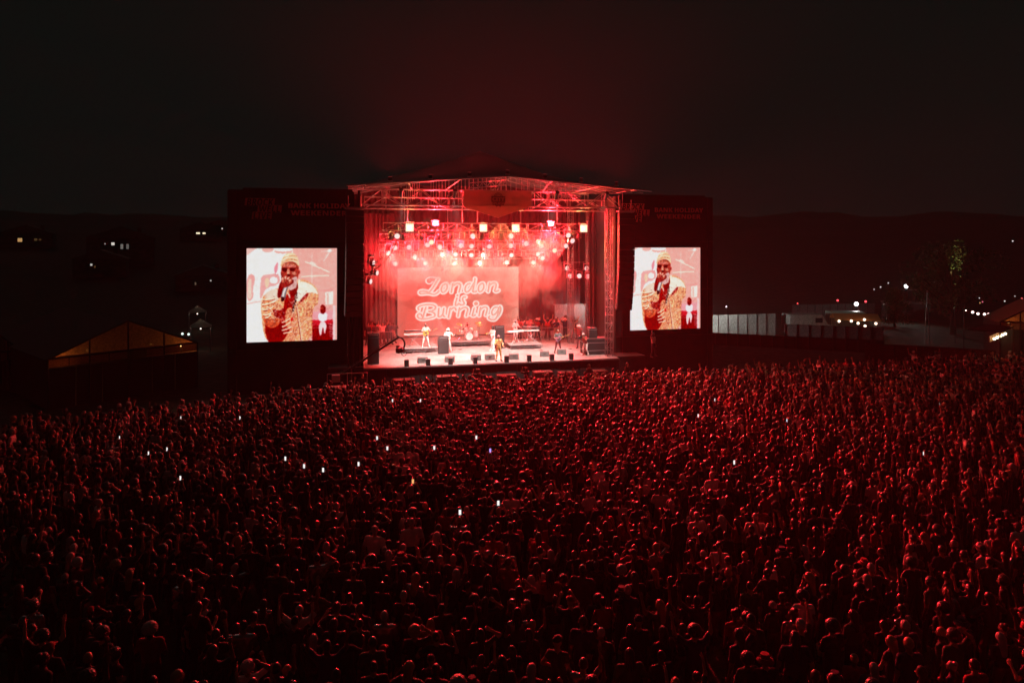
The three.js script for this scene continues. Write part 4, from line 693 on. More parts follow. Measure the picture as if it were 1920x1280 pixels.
for (let k = 0; k < 22; k++) {
  const u = -12.6 + 1.22 * k, t = thing('pit_barricade', `aluminium barricade section along the front of the crowd, ${ORD[k]} from the left`, 'barrier', [u, 0, -2.55], 0, 'barricade sections along the pit');
  part(t, 'kick_plate', box(1.2, 1.02, 0.02), mat.steel, [0, 0.55, -0.04]); bar(t, 'top_rail', [-0.6, 1.1, -0.06], [0.6, 1.1, -0.06], 0.04, mat.alu); part(t, 'foot_plate', box(1.2, 0.02, 1.0), mat.steel, [0, 0.03, -0.5]); for (const s of [-1, 1]) bar(t, 'strut', [s * 0.55, 0.05, 0.7], [s * 0.55, 1.0, 0.02], 0.025, mat.alu);
}

// ------------------------------------------------------------------ people on the stage (facing the crowd: local +z of the stage)
const F = (u, y, w, turn, o) => personAt(S(u, y, w), AL + turn, o);
const gtrArms = [[[0.1, -0.26, -0.02], [-0.14, -0.03, 0.22]], [[0.14, -0.24, 0.06], [0.12, 0.1, 0.2]]];
const fg = {
  singer: figure({ arms: [[[0.12, -0.24, 0.1], [-0.2, 0.22, 0.12]], [[0.1, -0.27, 0.02], [-0.04, -0.14, 0.2]]], hand: ['grip', 'relaxed'], sleeve: 1, wide: 1.05, longTop: 1, stance: 0.12 }),
  guitar: figure({ arms: gtrArms, hand: ['relaxed', 'grip'], sleeve: 0.75, stance: 0.22 }),
  bass: figure({ arms: gtrArms, hand: ['relaxed', 'grip'], sleeve: 1, stance: 0.2, lean: 0.05, wide: 1.1 }),
  keys: figure({ arms: [[[0.1, -0.24, 0.08], [-0.02, 0.0, 0.27]], [[0.1, -0.24, 0.08], [-0.02, 0.0, 0.27]]], hand: ['relaxed', 'relaxed'], sleeve: 1 }),
  horn: figure({ arms: [[[0.09, -0.22, 0.12], [-0.12, 0.1, 0.2]], [[0.1, -0.26, 0.1], [-0.14, 0.0, 0.22]]], hand: ['grip', 'grip'], sleeve: 1, longTop: 1, lean: -0.04 }),
  drummer: figure({ seat: 1, arms: [[[0.16, -0.22, 0.1], [-0.02, 0.1, 0.25]], [[0.16, -0.2, 0.12], [0.02, 0.05, 0.26]]], hand: ['grip', 'grip'], wide: 1.1 }),
  camera: figure({ arms: [[[0.12, -0.16, 0.18], [-0.14, 0.17, 0.14]], [[0.1, -0.14, 0.2], [-0.12, 0.2, 0.12]]], hand: ['grip', 'grip'], bend: 0.45, crouch: 0.12, stance: 0.2 }),
  reach: figure({ arms: [[[0.1, 0.0, 0.26], [-0.06, 0.2, 0.15]], [[0.1, -0.05, 0.26], [-0.08, 0.2, 0.14]]], hand: ['grip', 'grip'], bend: 0.15 }),
};
const goldPrint = canvasTex(256, 256, (c, w) => { c.fillStyle = '#c98a3c'; c.fillRect(0, 0, w, w); for (let k = 0; k < 260; k++) { c.fillStyle = ['#f4e2bc', '#8a3414', '#e8b860', '#5c1e10', '#fff2d8'][k % 5]; c.beginPath(); c.ellipse(w * hash(k, 1), w * hash(k, 2), 4 + 9 * hash(k, 3), 3 + 6 * hash(k, 4), 6 * hash(k, 5), 0, 7); c.fill(); } });
{
  // planar uv for the printed suit
  const g = fg.singer.body, p = g.attributes.position, uv = new Float32Array(p.count * 2); for (let i = 0; i < p.count; i++) { uv[i * 2] = p.getX(i) * 1.6 + p.getZ(i); uv[i * 2 + 1] = p.getY(i) * 1.6; } g.setAttribute('uv', new THREE.BufferAttribute(uv, 2)); goldPrint.wrapS = goldPrint.wrapT = THREE.RepeatWrapping;
  const suit = M(0xffffff, 0.6, { map: goldPrint });
  const lead = F(0.24, DY, 0.62, 0.15, { fig: fg.singer, hair: 'short', hairM: tops.pink, skin: skins[2], top: suit, pant: suit, label: 'lead singer in a gold printed suit standing at the front of the stage', name: 'person' });
  const mic = thing('microphone', 'hand held microphone at the mouth of the lead singer', 'microphone', [0.24, DY, 0.62], 0.15); const h = fg.singer.hand[0]; const mb = part(mic, 'handle', cyl(0.017, 0.013, 0.16, 12), mat.black, [h[0] + 0.02, h[1] + 0.07, h[2] + 0.05], [-0.5, 0, -0.3]); part(mb, 'grille', new THREE.SphereGeometry(0.026, 12, 8), mat.chrome, [0, 0.095, 0]);
  F(-4.15, DY + 0.36, 5.6, 0.1, { fig: fg.guitar, hair: 'short', skin: skins[2], top: tops.white, pant: pants.white, shoe: tops.white, label: 'guitarist in a white outfit on the left riser before the keyboards', name: 'person' });
  F(-2.55, DY, 5.4, 0.05, { fig: fg.bass, hair: 'bucket', hairM: tops.white, skin: skins[2], top: tops.white, pant: pants.white, shoe: tops.white, scale: 1.0, label: 'bass player in white with a white hat beside the amplifier stack', name: 'person' });
  F(0.75, DY, 4.95, -1.1, { fig: fg.horn, hair: 'locs', skin: skins[2], top: tops.white, pant: pants.white, shoe: tops.white, scale: 1.06, label: 'musician in a long white suit turned sideways just behind the lead singer', name: 'person' });
  F(-0.55, DY + 0.42, 8.75, 0, { fig: fg.drummer, hair: 'bucket', hairM: tops.white, skin: skins[2], top: tops.white, pant: pants.white, label: 'seated drummer in white behind the drum kit', name: 'person' });
  F(2.9, DY + 0.34, 6.85, 0.3, { fig: fg.keys, hair: 'bucket', hairM: tops.white, skin: skins[2], top: tops.white, pant: pants.white, shoe: tops.white, label: 'keyboard player in white on the right riser', name: 'person' });
  F(5.08, DY, 2.75, 0.1, { fig: fg.guitar, hair: 'short', skin: skins[1], top: tops.grey, pant: pants.burgundy, label: 'guitarist in a grey vest and dark trousers behind the rightmost wedge', name: 'person' });
  F(6.8, DY, 1.6, -0.9, { fig: fg.camera, hair: 'cap', hairM: tops.white, skin: skins[0], top: tops.red, pant: pants.white, shoe: tops.white, label: 'bending camera operator in red top and white trousers at stage right', name: 'person' });
  F(7.35, DY, 4.6, -0.7, { fig: fg.reach, hair: 'bucket', hairM: tops.white, skin: skins[1], top: tops.red, pant: pants.burgundy, scale: 1.05, label: 'person in a dark red outfit and pale hat reaching forward at stage right', name: 'person' });
  F(7.7, DY, 2.95, -0.5, { pose: 'standing with arms down', hair: 'short', top: tops.black, label: 'crew member in black half hidden by the equipment box', name: 'person' });
  F(12.0, 1.45, 1.6, 0.4, { pose: 'raising the right arm', hair: 'afro', skin: skins[2], top: tops.white, pant: pants.denim, label: 'dancer in a white top on the side platform under the right screen', name: 'person' });
  // guitars and horn
  const guitar = (u, y, w, turn, col, label) => { const t = thing('electric_guitar', label, 'guitar', [u, y, w], turn); const s = new THREE.Shape(); s.moveTo(-0.22, -0.1); s.bezierCurveTo(-0.26, 0.14, -0.1, 0.18, 0, 0.1); s.bezierCurveTo(0.1, 0.2, 0.2, 0.16, 0.16, 0.06); s.lineTo(0.16, -0.03); s.bezierCurveTo(0.22, -0.14, 0.1, -0.2, 0, -0.12); s.bezierCurveTo(-0.08, -0.2, -0.2, -0.2, -0.22, -0.1); const b = part(t, 'guitar_body', new THREE.ExtrudeGeometry(s, { depth: 0.04, bevelSize: 0.01, bevelThickness: 0.01 }), col, [-0.02, 1.08, 0.16], [0, 0, 0.3]); part(b, 'neck', box(0.62, 0.05, 0.025), mat.wood, [0.46, 0.01, 0.04]); part(b, 'headstock', box(0.14, 0.09, 0.02), mat.wood, [0.83, 0.02, 0.04]); part(b, 'pickguard', box(0.18, 0.1, 0.006), mat.black, [0, -0.02, 0.054]); };
  guitar(-4.15, DY + 0.36, 5.6, 0.1, M([0.7, 0.35, 0.06], 0.25), 'sunburst electric guitar held by the guitarist on the left riser'); guitar(-2.55, DY, 5.4, 0.05, M([0.6, 0.58, 0.55], 0.3), 'pale bass guitar held by the player in the white hat'); guitar(5.08, DY, 2.75, 0.1, M([0.2, 0.08, 0.12], 0.3), 'dark electric guitar held by the guitarist in the vest');
  const tr = thing('trombone', 'brass horn held by the sideways musician in white', 'horn', [0.75, DY, 4.95], -1.1); const brass = M([0.8, 0.55, 0.2], 0.25, { metalness: 1 }); part(tr, 'bell', new THREE.LatheGeometry([[0.012, 0], [0.014, 0.25], [0.03, 0.4], [0.1, 0.48]].map((p) => new THREE.Vector2(...p)), 20), brass, [0.06, 1.42, 0.2], [1.75, 0, 0]); part(tr, 'slide', tube([[0.0, 1.4, 0.15], [0.0, 1.33, 0.75], [0.03, 1.32, 0.8], [0.06, 1.33, 0.75], [0.06, 1.4, 0.2]], 0.01, 32), brass);
  const hc = thing('video_camera', 'shoulder video camera held by the bending camera operator', 'camera', [6.8, DY, 1.6], -0.9); const hb = part(hc, 'camera_body', box(0.16, 0.2, 0.42, 0.02), mat.black, [0.0, 1.35, 0.72]); part(hb, 'lens_barrel', cyl(0.06, 0.07, 0.2, 16), mat.black, [0, 0, 0.3], [Math.PI / 2, 0, 0]); part(hb, 'viewfinder', box(0.06, 0.06, 0.16), mat.black, [-0.1, 0.06, -0.05]);
  // guests behind the barriers
  const hl = ['short', 'afro', 'long', 'bun', 'locs', 'crop', 'cap', 'bucket'], kinds = Object.keys(poses), tp = Object.values(tops), pn = Object.values(pants), tn = Object.keys(tops);
  for (let k = 0; k < 20; k++) { const u = 3.9 + 0.26 * k + rnd(-0.05, 0.05), w = 9.6 + (k % 3) * 0.7 + rnd(-0.1, 0.1), q = Math.floor(rnd(0, 8)), ps = kinds[[0, 1, 3, 4, 5, 6, 2, 7][k % 8]]; F(u, DY, w, rnd(-0.5, 0.3), { pose: ps, hair: hl[k % 8], hairM: k % 8 > 5 ? tops.white : hairs[['black', 'black', 'brown', 'black'][k % 4]], skin: skins[(k * 3) % 5], top: tp[q], pant: pn[k % 5], scale: rnd(0.93, 1.05), label: `guest in a ${tn[q]} top ${ps.replace(' at chest height', '').replace('with a hand on the', 'hand on')} behind the right barrier, ${ORD[k]} one`, group: 'guests behind the barrier at stage right' }); }
  for (let k = 0; k < 8; k++) { const q = [0, 3, 4, 6, 2, 0, 1, 4][k]; F(-8.2 + 0.28 * k, DY, 9.9 + (k % 2) * 0.7, rnd(0, 0.5), { pose: kinds[[0, 4, 1, 5, 3, 0, 2, 6][k]], hair: hl[(k * 3) % 8], hairM: hairs.black, skin: skins[k % 5], top: tp[q], pant: pn[k % 5], label: `guest in a ${tn[q]} top at the left rear of the stage, ${ORD[k]} from the curtain`, group: 'guests at the left rear of the stage' }); }
  // pit crew
  [[-8.8, -1.5], [-1.6, -1.7], [5.9, -1.6], [1.6, -1.75], [8.6, -1.6]].forEach(([u, w], k) => F(u, 0, w, Math.PI * (k % 2) + 0.4, { pose: kinds[[0, 4, 1, 4, 0][k]], hair: hl[k], skin: skins[k], top: tops.black, label: `crew member in black in the pit before the stage, ${ORD[[0, 1, 3, 2, 4][k]]} from the left`, group: 'crew in the pit' }));
}

// ------------------------------------------------------------------ the crowd
{
  const hl = ['short', 'crop', 'afro', 'long', 'bun', 'locs', 'cap', 'short', 'long', 'short', 'crop', 'afro', 'bucket', 'long', 'locs', 'short', 'bun'], names = Object.keys(poses), topN = Object.keys(tops), pantV = [pants.black, pants.denim, pants.black, pants.burgundy, pants.black];
  const words = { short: 'short hair', crop: 'cropped hair', afro: 'a round afro', long: 'long hair', bun: 'a hair bun', locs: 'long locs', cap: 'a cap', bucket: 'a bucket hat' };
  const spots = [], phones = [[-16.19, -28.16], [-15.23, -31.39], [-12.51, -31.39], [-13.45, -26.61], [-13.9, -26.1], [-11.35, -23.36], [-8.46, -25.47], [-7.5, -24.61], [-6.7, -24.2], [-6.1, -34.84], [-4.68, -34.84], [-5.57, -28.16], [-5.59, -24.85], [-4.89, -26.75], [-3.06, -26.82], [-0.85, -26.47], [-1.48, -28.24], [-3.35, -23.04], [-0.43, -21.12], [-1.56, -20.4], [12.44, -30.91], [23.86, -43.7], [21.31, -34.02], [15.7, -26.06], [8.66, -31.78], [10.38, -34.96], [8.14, -25.03]];
  const weight = [['standing with arms down', 24], ['standing with folded hands', 17], ['raising the right arm', 10], ['raising both arms', 7], ['holding a phone up', 4], ['holding a drink at chest height', 14], ['dancing with elbows out', 10], ['with a hand on the head', 5], ['broad and standing still', 11], ['slender and leaning sideways', 12]].flatMap(([n, k]) => Array(k).fill(n));
  const hold = poses['holding a phone up'], hm = hold.hand[0].map((v, i) => (v + hold.hand[1][i]) / 2);
  const face = (x, z) => { const t = S(0, 0, 4); return Math.atan2(t.x - x, t.z - z); };
  for (const [x, z] of phones) { const a = face(x, z), px = x - Math.sin(a) * (hm[2] + 0.06), pz = z - Math.cos(a) * (hm[2] + 0.06); spots.push({ x: px, z: pz, a, pose: 'holding a phone up', s: 1, phone: 1 }); }
  for (let w = -3.55; w > -40;) {
    const st = 0.5 + 0.008 * (-3.5 - w); w -= st * 0.9;
    for (let u = -62; u < 40; u += st * (0.95 + 0.25 * rnd())) {
      const ju = u + rnd(-0.3, 0.3), jw = w + rnd(-0.32, 0.32), p = S(ju, 0, jw), d = -p.z;
      if (d < 11.9 || Math.abs(p.x) > 0.765 * d + 0.5 || jw > -3.4 - Math.max(0, -ju - 9) * 0.3) continue;
      if (ju > 14 && jw > -6 && rnd() < 0.25) continue; if (rnd() < 0.03 + 0.75 * Math.max(0, fbm(p.x * 0.35 + 40, p.z * 0.35 + 90, 3) - 0.52) + (p.x < -d * 0.5 ? 0.15 : 0)) continue;
      if (spots.some((q) => q.phone && (q.x - p.x) ** 2 + (q.z - p.z) ** 2 < 0.2)) continue;
      spots.push({ x: p.x, z: p.z, a: face(p.x, p.z) + rnd(-0.45, 0.45), pose: pick(weight), s: rnd(0.86, 1.09) });
    }
  }
  for (const q of spots) {
    q.hair = pick(hl); q.k = Math.floor(rnd(0, 1000)); q.d = -q.z;
    q.hat = q.hair === 'cap' || q.hair === 'bucket'; q.hairN = q.hat ? pick(['black', 'navy', 'red', 'grey']) : pick(['black', 'black', 'black', 'brown', 'brown', 'blond', 'grey']);
    q.top = pick(['black', 'black', 'black', 'navy', 'black', 'white', 'red', 'black', 'grey', 'green', 'black', 'black', 'navy', 'black', 'navy', 'black', 'green', 'sequinned']);
  }
  spots.sort((a, b) => a.d - b.d);
  const near = spots.slice(0, 300), rest = spots.slice(300).filter((q) => !q.phone); for (const q of spots.slice(300)) if (q.phone) near.push(q);
  near.splice(300 - phones.length * 0, 0);
  near.forEach((q) => {
    const f = q.x / q.d, col = ['left edge', 'far left', 'left', 'centre left', 'centre', 'centre right', 'right', 'far right', 'right edge'][Math.max(0, Math.min(8, Math.floor((f + 0.765) / 0.17)))], row = ORD[Math.max(0, Math.min(21, Math.floor((q.d - 11.9) / 0.8)))];
    const ps = q.pose.replace('holding a drink at chest height', 'holding a drink').replace('standing with ', '').replace('slender and ', '').replace('broad and ', 'broad, ').replace('with a hand on the head', 'hand on head').replace('raising both arms', 'both arms up').replace('raising the right arm', 'right arm up');
    q.o = personAt(V(q.x, 0, q.z), q.a, { pose: q.pose, hair: q.hair, hairM: q.hat ? tops[q.hairN] : hairs[q.hairN], skin: skins[q.k % 5], top: tops[q.top], pant: pantV[q.k % pantV.length], scale: q.s, label: `${q.top} top, ${words[q.hair]}, ${ps}, ${col}, ${row} row from camera`, group: 'crowd watching the stage' });
  });
  const same = new Map(); for (const q of near) { const l = q.o.userData.label; same.set(l, [...(same.get(l) ?? []), q]); }
  for (const [l, a] of same) if (a.length > 1) a.sort((p, q) => p.x / p.d - q.x / q.d).forEach((q, k) => { q.o.userData.label = l + (k === 0 ? ', left one' : k === a.length - 1 ? ', right one' : ', middle one'); });
  // everyone farther away: one crowd
  const crowd = new THREE.Group(); crowd.name = 'crowd'; scene.add(crowd); tag(crowd, 'dense crowd of people packed before the stage', 'crowd', null, 'stuff');
  const combos = []; for (let k = 0; k < 22; k++) combos.push({ pose: [...names, ...names.slice(0, 2), ...names, 'standing with arms down'].slice(0, 22)[k] ?? names[k % names.length], hair: hl[(k * 5 + (k > 11 ? 1 : 0)) % hl.length] });
  const groups = combos.map(() => []);
  for (const q of rest) { const c = combos.map((b, i) => [b, i]).filter(([b]) => b.pose === q.pose); groups[pick(c)[1]].push(q); }
  const T = Object.values(tops), m4 = new THREE.Matrix4(), Q = new THREE.Quaternion(), Y = V(0, 1, 0);
  combos.forEach((b, i) => {
    const f = poses[b.pose], body = f.body, h = hairGeo[b.hair].clone().applyMatrix4(f.headM), hat = b.hair === 'cap' || b.hair === 'bucket', g = new THREE.BufferGeometry();
    const strip = (x) => { const y = new THREE.BufferGeometry(); y.setAttribute('position', x.attributes.position); y.setAttribute('normal', x.attributes.normal); y.setIndex(x.index); return y; };
    const G = mergeGeometries([strip(body), strip(h)]); for (const q of body.groups) G.addGroup(q.start, q.count, q.materialIndex); G.addGroup(body.index.count, h.index.count, 4);
    const list = groups[i]; if (!list.length) return;
    const im = new THREE.InstancedMesh(G, [skins[i % 5], [tops.black, tops.navy, tops.black, tops.grey, tops.black, tops.red, tops.black, tops.green, tops.white, tops.navy, tops.black, tops.black][i % 12], pantV[i % 5], shoes, hat ? tops[['navy', 'black', 'grey'][i % 3]] : hairs[['black', 'brown', 'black', 'black', 'blond', 'black', 'grey'][i % 7]]], list.length);
    list.forEach((q, k) => { m4.compose(V(q.x, 0, q.z), Q.setFromAxisAngle(Y, q.a), V(q.s, q.s, q.s)); im.setMatrixAt(k, m4); const t = rnd(0.55, 1.25); im.setColorAt(k, C(t, t, t)); });
    im.name = 'people'; shade(im); crowd.add(im);
  });
  // phones
  const cols = { 15: [0.5, 0.35, 1], 17: [1, 0.45, 0.15], 20: [0.7, 0.85, 1] };
  near.filter((q) => q.phone).forEach((q) => {
    const k = phones.findIndex(([x, z]) => Math.hypot(x - q.x, z - q.z) < 0.7), c = cols[k] ?? [1, 0.93, 0.9], y = hm[1] + 0.1;
    const t = thingW('phone', `${k === 15 ? 'violet' : k === 17 ? 'orange' : 'white'} glowing phone held up in the crowd, ${ORD[phones.filter(([x, z]) => x / -z < phones[k][0] / -phones[k][1]).length]} from the left of all phones`, 'phone', V(q.x + Math.sin(q.a) * (hm[2] + 0.05) + Math.cos(q.a) * hm[0], y, q.z + Math.cos(q.a) * (hm[2] + 0.05) - Math.sin(q.a) * hm[0]), q.a, 'phones held up in the crowd');
    part(t, 'case', box(0.082, 0.165, 0.009, 0.003), mat.black); part(t, 'phone_screen', box(0.074, 0.15, 0.002), glow(...c, 1.0), [0, 0, -0.0062]);
  });
  console.log('people', spots.length, 'near', near.length, 'tris', poses['standing with arms down'].body.index.count / 3);
}

// ------------------------------------------------------------------ surroundings: marquees
function marquee(label, p, turn, W, Dp, eave, peak, lamps, canv, name = 'marquee') {
  const t = thingW(name, label, 'marquee', p, turn), h = W / 2;
  const cloth = P([0.5, 0.32, 0.2], 0.9, { transmission: 0.5, map: grime, side: THREE.DoubleSide }), frame = mat.black;
  // gable of four sheets with posts between
  for (let k = 0; k < 4; k++) { const a = -h + W * k / 4 + 0.05, b = -h + W * (k + 1) / 4 - 0.05, Y = (x) => eave + (peak - eave) * (1 - Math.abs(x) / h), s = new THREE.Shape(); s.moveTo(a, eave + 0.06); s.lineTo(b, eave + 0.06); s.lineTo(b, Math.max(eave + 0.07, Y(b) - 0.04)); s.lineTo(a, Math.max(eave + 0.07, Y(a) - 0.04)); part(t, 'gable_sheet', new THREE.ShapeGeometry(s), cloth, [0, 0, 0.02]); }
  for (let k = 0; k < 8; k++) if (k !== 4) part(t, 'valance', box(W / 8 - 0.06, 0.44, 0.01), cloth, [-h + W * (k + 0.5) / 8, eave - 0.3, 0.02]);
  for (const x of [-h, -h / 2, 0, h / 2, h]) bar(t, 'post', [x, 0, 0.05], [x, eave + (peak - eave) * (1 - Math.abs(x) / h), 0.05], 0.05, frame);
  bar(t, 'eave_beam', [-h, eave, 0.06], [h, eave, 0.06], 0.07, frame);
  for (const s of [-1, 1]) {
    const r = new THREE.BufferGeometry(); r.setAttribute('position', new THREE.Float32BufferAttribute([0, peak, 0.1, s * (h + 0.15), eave - 0.03, 0.1, s * (h + 0.15), eave - 0.03, -Dp, 0, peak, -Dp], 3)); r.setIndex(s > 0 ? [0, 1, 2, 0, 2, 3] : [0, 2, 1, 0, 3, 2]); r.computeVertexNormals(); part(t, 'roof_sheet', r, canv);
    part(t, 'side_wall', box(0.03, eave, Dp), M([0.07, 0.05, 0.045], 0.9), [s * h, eave / 2, -Dp / 2 - 0.05]); bar(t, 'rafter', [0, peak + 0.02, 0.1], [s * h, eave, 0.1], 0.05, frame);
  }
  for (let k = 0; k < 6; k++) part(t, 'front_wall', box(W / 6 - 0.04, eave - 0.58, 0.03), M([0.03, 0.028, 0.028], 0.9), [-h + W * (k + 0.5) / 6, (eave - 0.58) / 2, 0.0]);
  part(t, 'back_wall', box(W, eave, 0.03), M([0.06, 0.05, 0.05], 0.9), [0, eave / 2, -Dp - 0.05]);
  for (const [x, y, z, I] of lamps) { const b = part(t, 'hanging_bulb', new THREE.SphereGeometry(0.07, 10, 8), glow(1, 0.55, 0.18, 3), [x, y, z]); const L = new THREE.PointLight(C(1, 0.3, 0.06), I); L.position.set(0, 0, 0); L.castShadow = true; L.shadow.radius = 3; L.name = 'bulb_light'; b.add(L); }
  return t;
}
marquee('orange lit marquee with peaked gable at the far left of the field', V(-24.35, 0, -43.25), Math.atan2(6.5, 5.7), 8.7, 13, 3.0, 4.85, [[-3.7, 2.72, -0.7, 4], [3.6, 2.8, -0.8, 3.5], [-1.5, 2.9, -2.6, 1.3], [2.2, 2.9, -2.2, 1.5]], M([0.1, 0.05, 0.045], 0.6, { side: THREE.DoubleSide, map: grime }));
marquee('small marquee corner glowing orange at the left edge of the picture', V(-33.9, 0, -44.6), 0.9, 3, 3, 2.6, 4.0, [[1.1, 2.4, -0.4, 2.4]], M([0.08, 0.05, 0.045], 0.7, { side: THREE.DoubleSide }));
marquee('small marquee glowing orange at the right edge of the picture', V(38.9, 0, -50.2), -0.35, 5, 4, 3.9, 5.4, [[-1.8, 3.8, -0.6, 2], [0.2, 3.8, -0.6, 2]], M([0.3, 0.18, 0.12], 0.8, { side: THREE.DoubleSide }));

// ------------------------------------------------------------------ hoardings, stalls, lamps on the right
function hoarding(label, x0, z0, x1, z1, h, m, group, name = 'hoarding') {
  const L = Math.hypot(x1 - x0, z1 - z0), n = Math.round(L / 1.05), t = thingW(name, label, 'fence', V((x0 + x1) / 2, 0, (z0 + z1) / 2), Math.atan2(-(z1 - z0), x1 - x0), group), s = L / n;
  for (let k = 0; k < n; k++) part(t, 'panel', box(s - 0.05, h, 0.03), m, [-L / 2 + s * (k + 0.5), h / 2, 0]);
  for (let k = 0; k <= n; k++) { bar(t, 'post', [-L / 2 + s * k, 0, 0.05], [-L / 2 + s * k, h + 0.03, 0.05], 0.035, mat.black); }
}
const pale = M([0.55, 0.56, 0.52], 0.8, { map: grime }), dim = M([0.2, 0.19, 0.18], 0.85, { map: grime }), tar = M([0.02, 0.018, 0.018], 0.9, { map: grime });
hoarding('pale panelled hoarding lit white right of the stage tower', 20.2, -70.2, 27.8, -72, 2.35, pale);
hoarding('grey hoarding behind the bright flood lamp', 35.3, -86, 46.8, -88, 2.0, dim);
hoarding('grey hoarding low in front of the orange food stall', 26.6, -66.5, 34.6, -63.6, 1.9, dim);
hoarding('dark sheeted fence running right of the stage behind the crowd', 18.6, -66, 33, -60.5, 1.15, tar); hoarding('dark sheeted fence at the right edge behind the crowd', 29, -56, 42, -49.5, 1.6, M([0.1, 0.035, 0.025], 0.9, { map: grime }));
function flood(label, x, y, z, I, color, tilt, turn) {
  const t = thingW('flood_lamp', label, 'flood lamp', V(x, 0, z), turn); bar(t, 'pole', [0, 0, 0], [0, y, 0], 0.05, mat.black);
  const h = part(t, 'housing', box(0.6, 0.42, 0.18, 0.02), mat.black, [0, y, 0.12], [tilt, 0, 0]); part(h, 'lamp_glass', new THREE.SphereGeometry(0.24, 16, 8), glow(1, 1, 0.97, 6), [0, 0, 0.06], null, [1, 1, 0.5]);
  for (let k = 0; k < 3; k++) bar(t, 'stay', [0, 0.9, 0], [Math.sin(k * 2.1) * 0.5, 0, Math.cos(k * 2.1) * 0.5], 0.02, mat.black);
  const L = new THREE.SpotLight(color, I, 0, 1.35, 0.6); L.position.set(0, y, 0.3); L.castShadow = true; L.shadow.radius = 6; L.name = 'flood_light'; t.add(L); const q = V(Math.sin(turn) * 10, -2.2, Math.cos(turn) * 10); L.target.position.set(x + q.x, y + q.y, z + q.z); scene.add(L.target);
}
flood('bright white flood lamp on a stand before the far grey hoarding', 40.4, 2.65, -80, 22, C(1, 1, 0.96), 0.1, -0.5);
flood('white flood lamp on a tall pole above the dark conifer', 49.2, 4.4, -85, 50, C(1, 1, 0.9), 0.3, -0.9);
flood('small white flood lamp hidden by the stage tower lighting the pale hoarding', 18.2, 3.2, -66.6, 220, C(1, 1, 0.95), 0.2, 2.3);
{ // low hut with pale ledges
  const t = thingW('site_cabin', 'dark site cabin with a pale roof ledge behind the conifer', 'cabin', V(50.2, 0, -87), -0.3); part(t, 'wall', box(5, 2.1, 2.4), M([0.1, 0.1, 0.1], 0.8), [0, 1.05, 0]); part(t, 'roof_ledge', box(5.2, 0.14, 2.8), pale, [0, 2.2, 0.1]); part(t, 'upper_ledge', box(1.6, 0.1, 0.7), pale, [0.3, 3.85, 0.6]); for (const x of [-0.4, 1.0]) bar(t, 'upper_post', [x, 2.27, 0.6], [x, 3.8, 0.6], 0.04, mat.black); for (const x of [-1.6, 0.2]) { const w = part(t, 'window', box(0.8, 0.8, 0.05), mat.black, [x, 1.3, 1.22]); part(w, 'pane', box(0.7, 0.7, 0.02), M([0.05, 0.05, 0.05], 0.1), [0, 0, 0.03]); }
  const v = (label, x, z, tn, c) => { const g = thingW('parked_van', label, 'van', V(x, 0, z), tn); const s = new THREE.Shape(); s.moveTo(-2.3, 0.35); s.lineTo(2.4, 0.35); s.lineTo(2.4, 1.0); s.lineTo(1.9, 1.15); s.lineTo(1.35, 2.0); s.lineTo(1.2, 2.15); s.lineTo(-2.25, 2.15); s.closePath(); const b = part(g, 'body', new THREE.ExtrudeGeometry(s, { depth: 1.7, bevelSize: 0.08, bevelThickness: 0.08, bevelSegments: 2 }), c, [0, 0, -0.85]); for (const [x2, z2] of [[-1.5, 0.86], [1.5, 0.86], [-1.5, -0.86], [1.5, -0.86]]) { const w = part(g, 'wheel', cyl(0.34, 0.34, 0.22, 18), mat.rubber, [x2, 0.34, z2], [Math.PI / 2, 0, 0]); part(w, 'rim', cyl(0.2, 0.2, 0.24, 12), mat.alu); } part(g, 'windscreen', box(0.04, 0.85, 1.5), M([0.02, 0.02, 0.025], 0.08), [1.72, 1.58, 0], [0, 0, 0.58]); for (const z3 of [-0.6, 0.6]) part(g, 'headlight', box(0.04, 0.14, 0.28), mat.chrome, [2.49, 0.85, z3]); for (const z3 of [-0.94, 0.94]) part(g, 'side_window', box(0.8, 0.5, 0.02), M([0.02, 0.02, 0.025], 0.08), [0.9, 1.6, z3]); };
  v('pale parked van roof beyond the low hoarding, left one', 31.5, -73, 0.1, pale); v('greenish parked van in front of the flood lamp, right one', 37.4, -75.5, -0.1, M([0.35, 0.45, 0.38], 0.5));
}
{ // food stall with bulbs
  const t = thingW('food_stall', 'food stall with orange canopy and hanging bulbs behind the low hoarding', 'stall', V(34.2, 0, -68), -0.2); part(t, 'counter', box(3.6, 1.0, 0.7), M([0.15, 0.1, 0.07], 0.8), [0, 0.5, 0]); const cl = M([0.5, 0.22, 0.08], 0.8, { side: THREE.DoubleSide });
  part(t, 'canopy_front', box(4.2, 0.02, 1.3), cl, [0, 2.45, 0.5], [0.45, 0, 0]); part(t, 'canopy_back', box(4.2, 0.02, 1.3), cl, [0, 2.45, -0.66], [-0.45, 0, 0]); for (const [x, z] of [[-2, 1.05], [2, 1.05], [-2, -1.2], [2, -1.2]]) bar(t, 'post', [x, 0, z], [x, 2.2, z], 0.03, mat.black);
  for (const [x, y, z] of [[-1.8, 2.1, 1.3], [-0.7, 2.15, 1.35], [-0.1, 1.95, 1.4], [0.5, 2.3, 1.3], [0.5, 1.7, 1.5], [1.5, 1.95, 1.4]]) { const b = part(t, 'bulb', new THREE.SphereGeometry(0.13, 10, 8), glow(1, 0.75, 0.55, 3), [x, y, z]); const L = new THREE.PointLight(C(1, 0.45, 0.15), 0.5); L.castShadow = true; L.shadow.radius = 4; L.name = 'bulb_light'; b.add(L); }
}
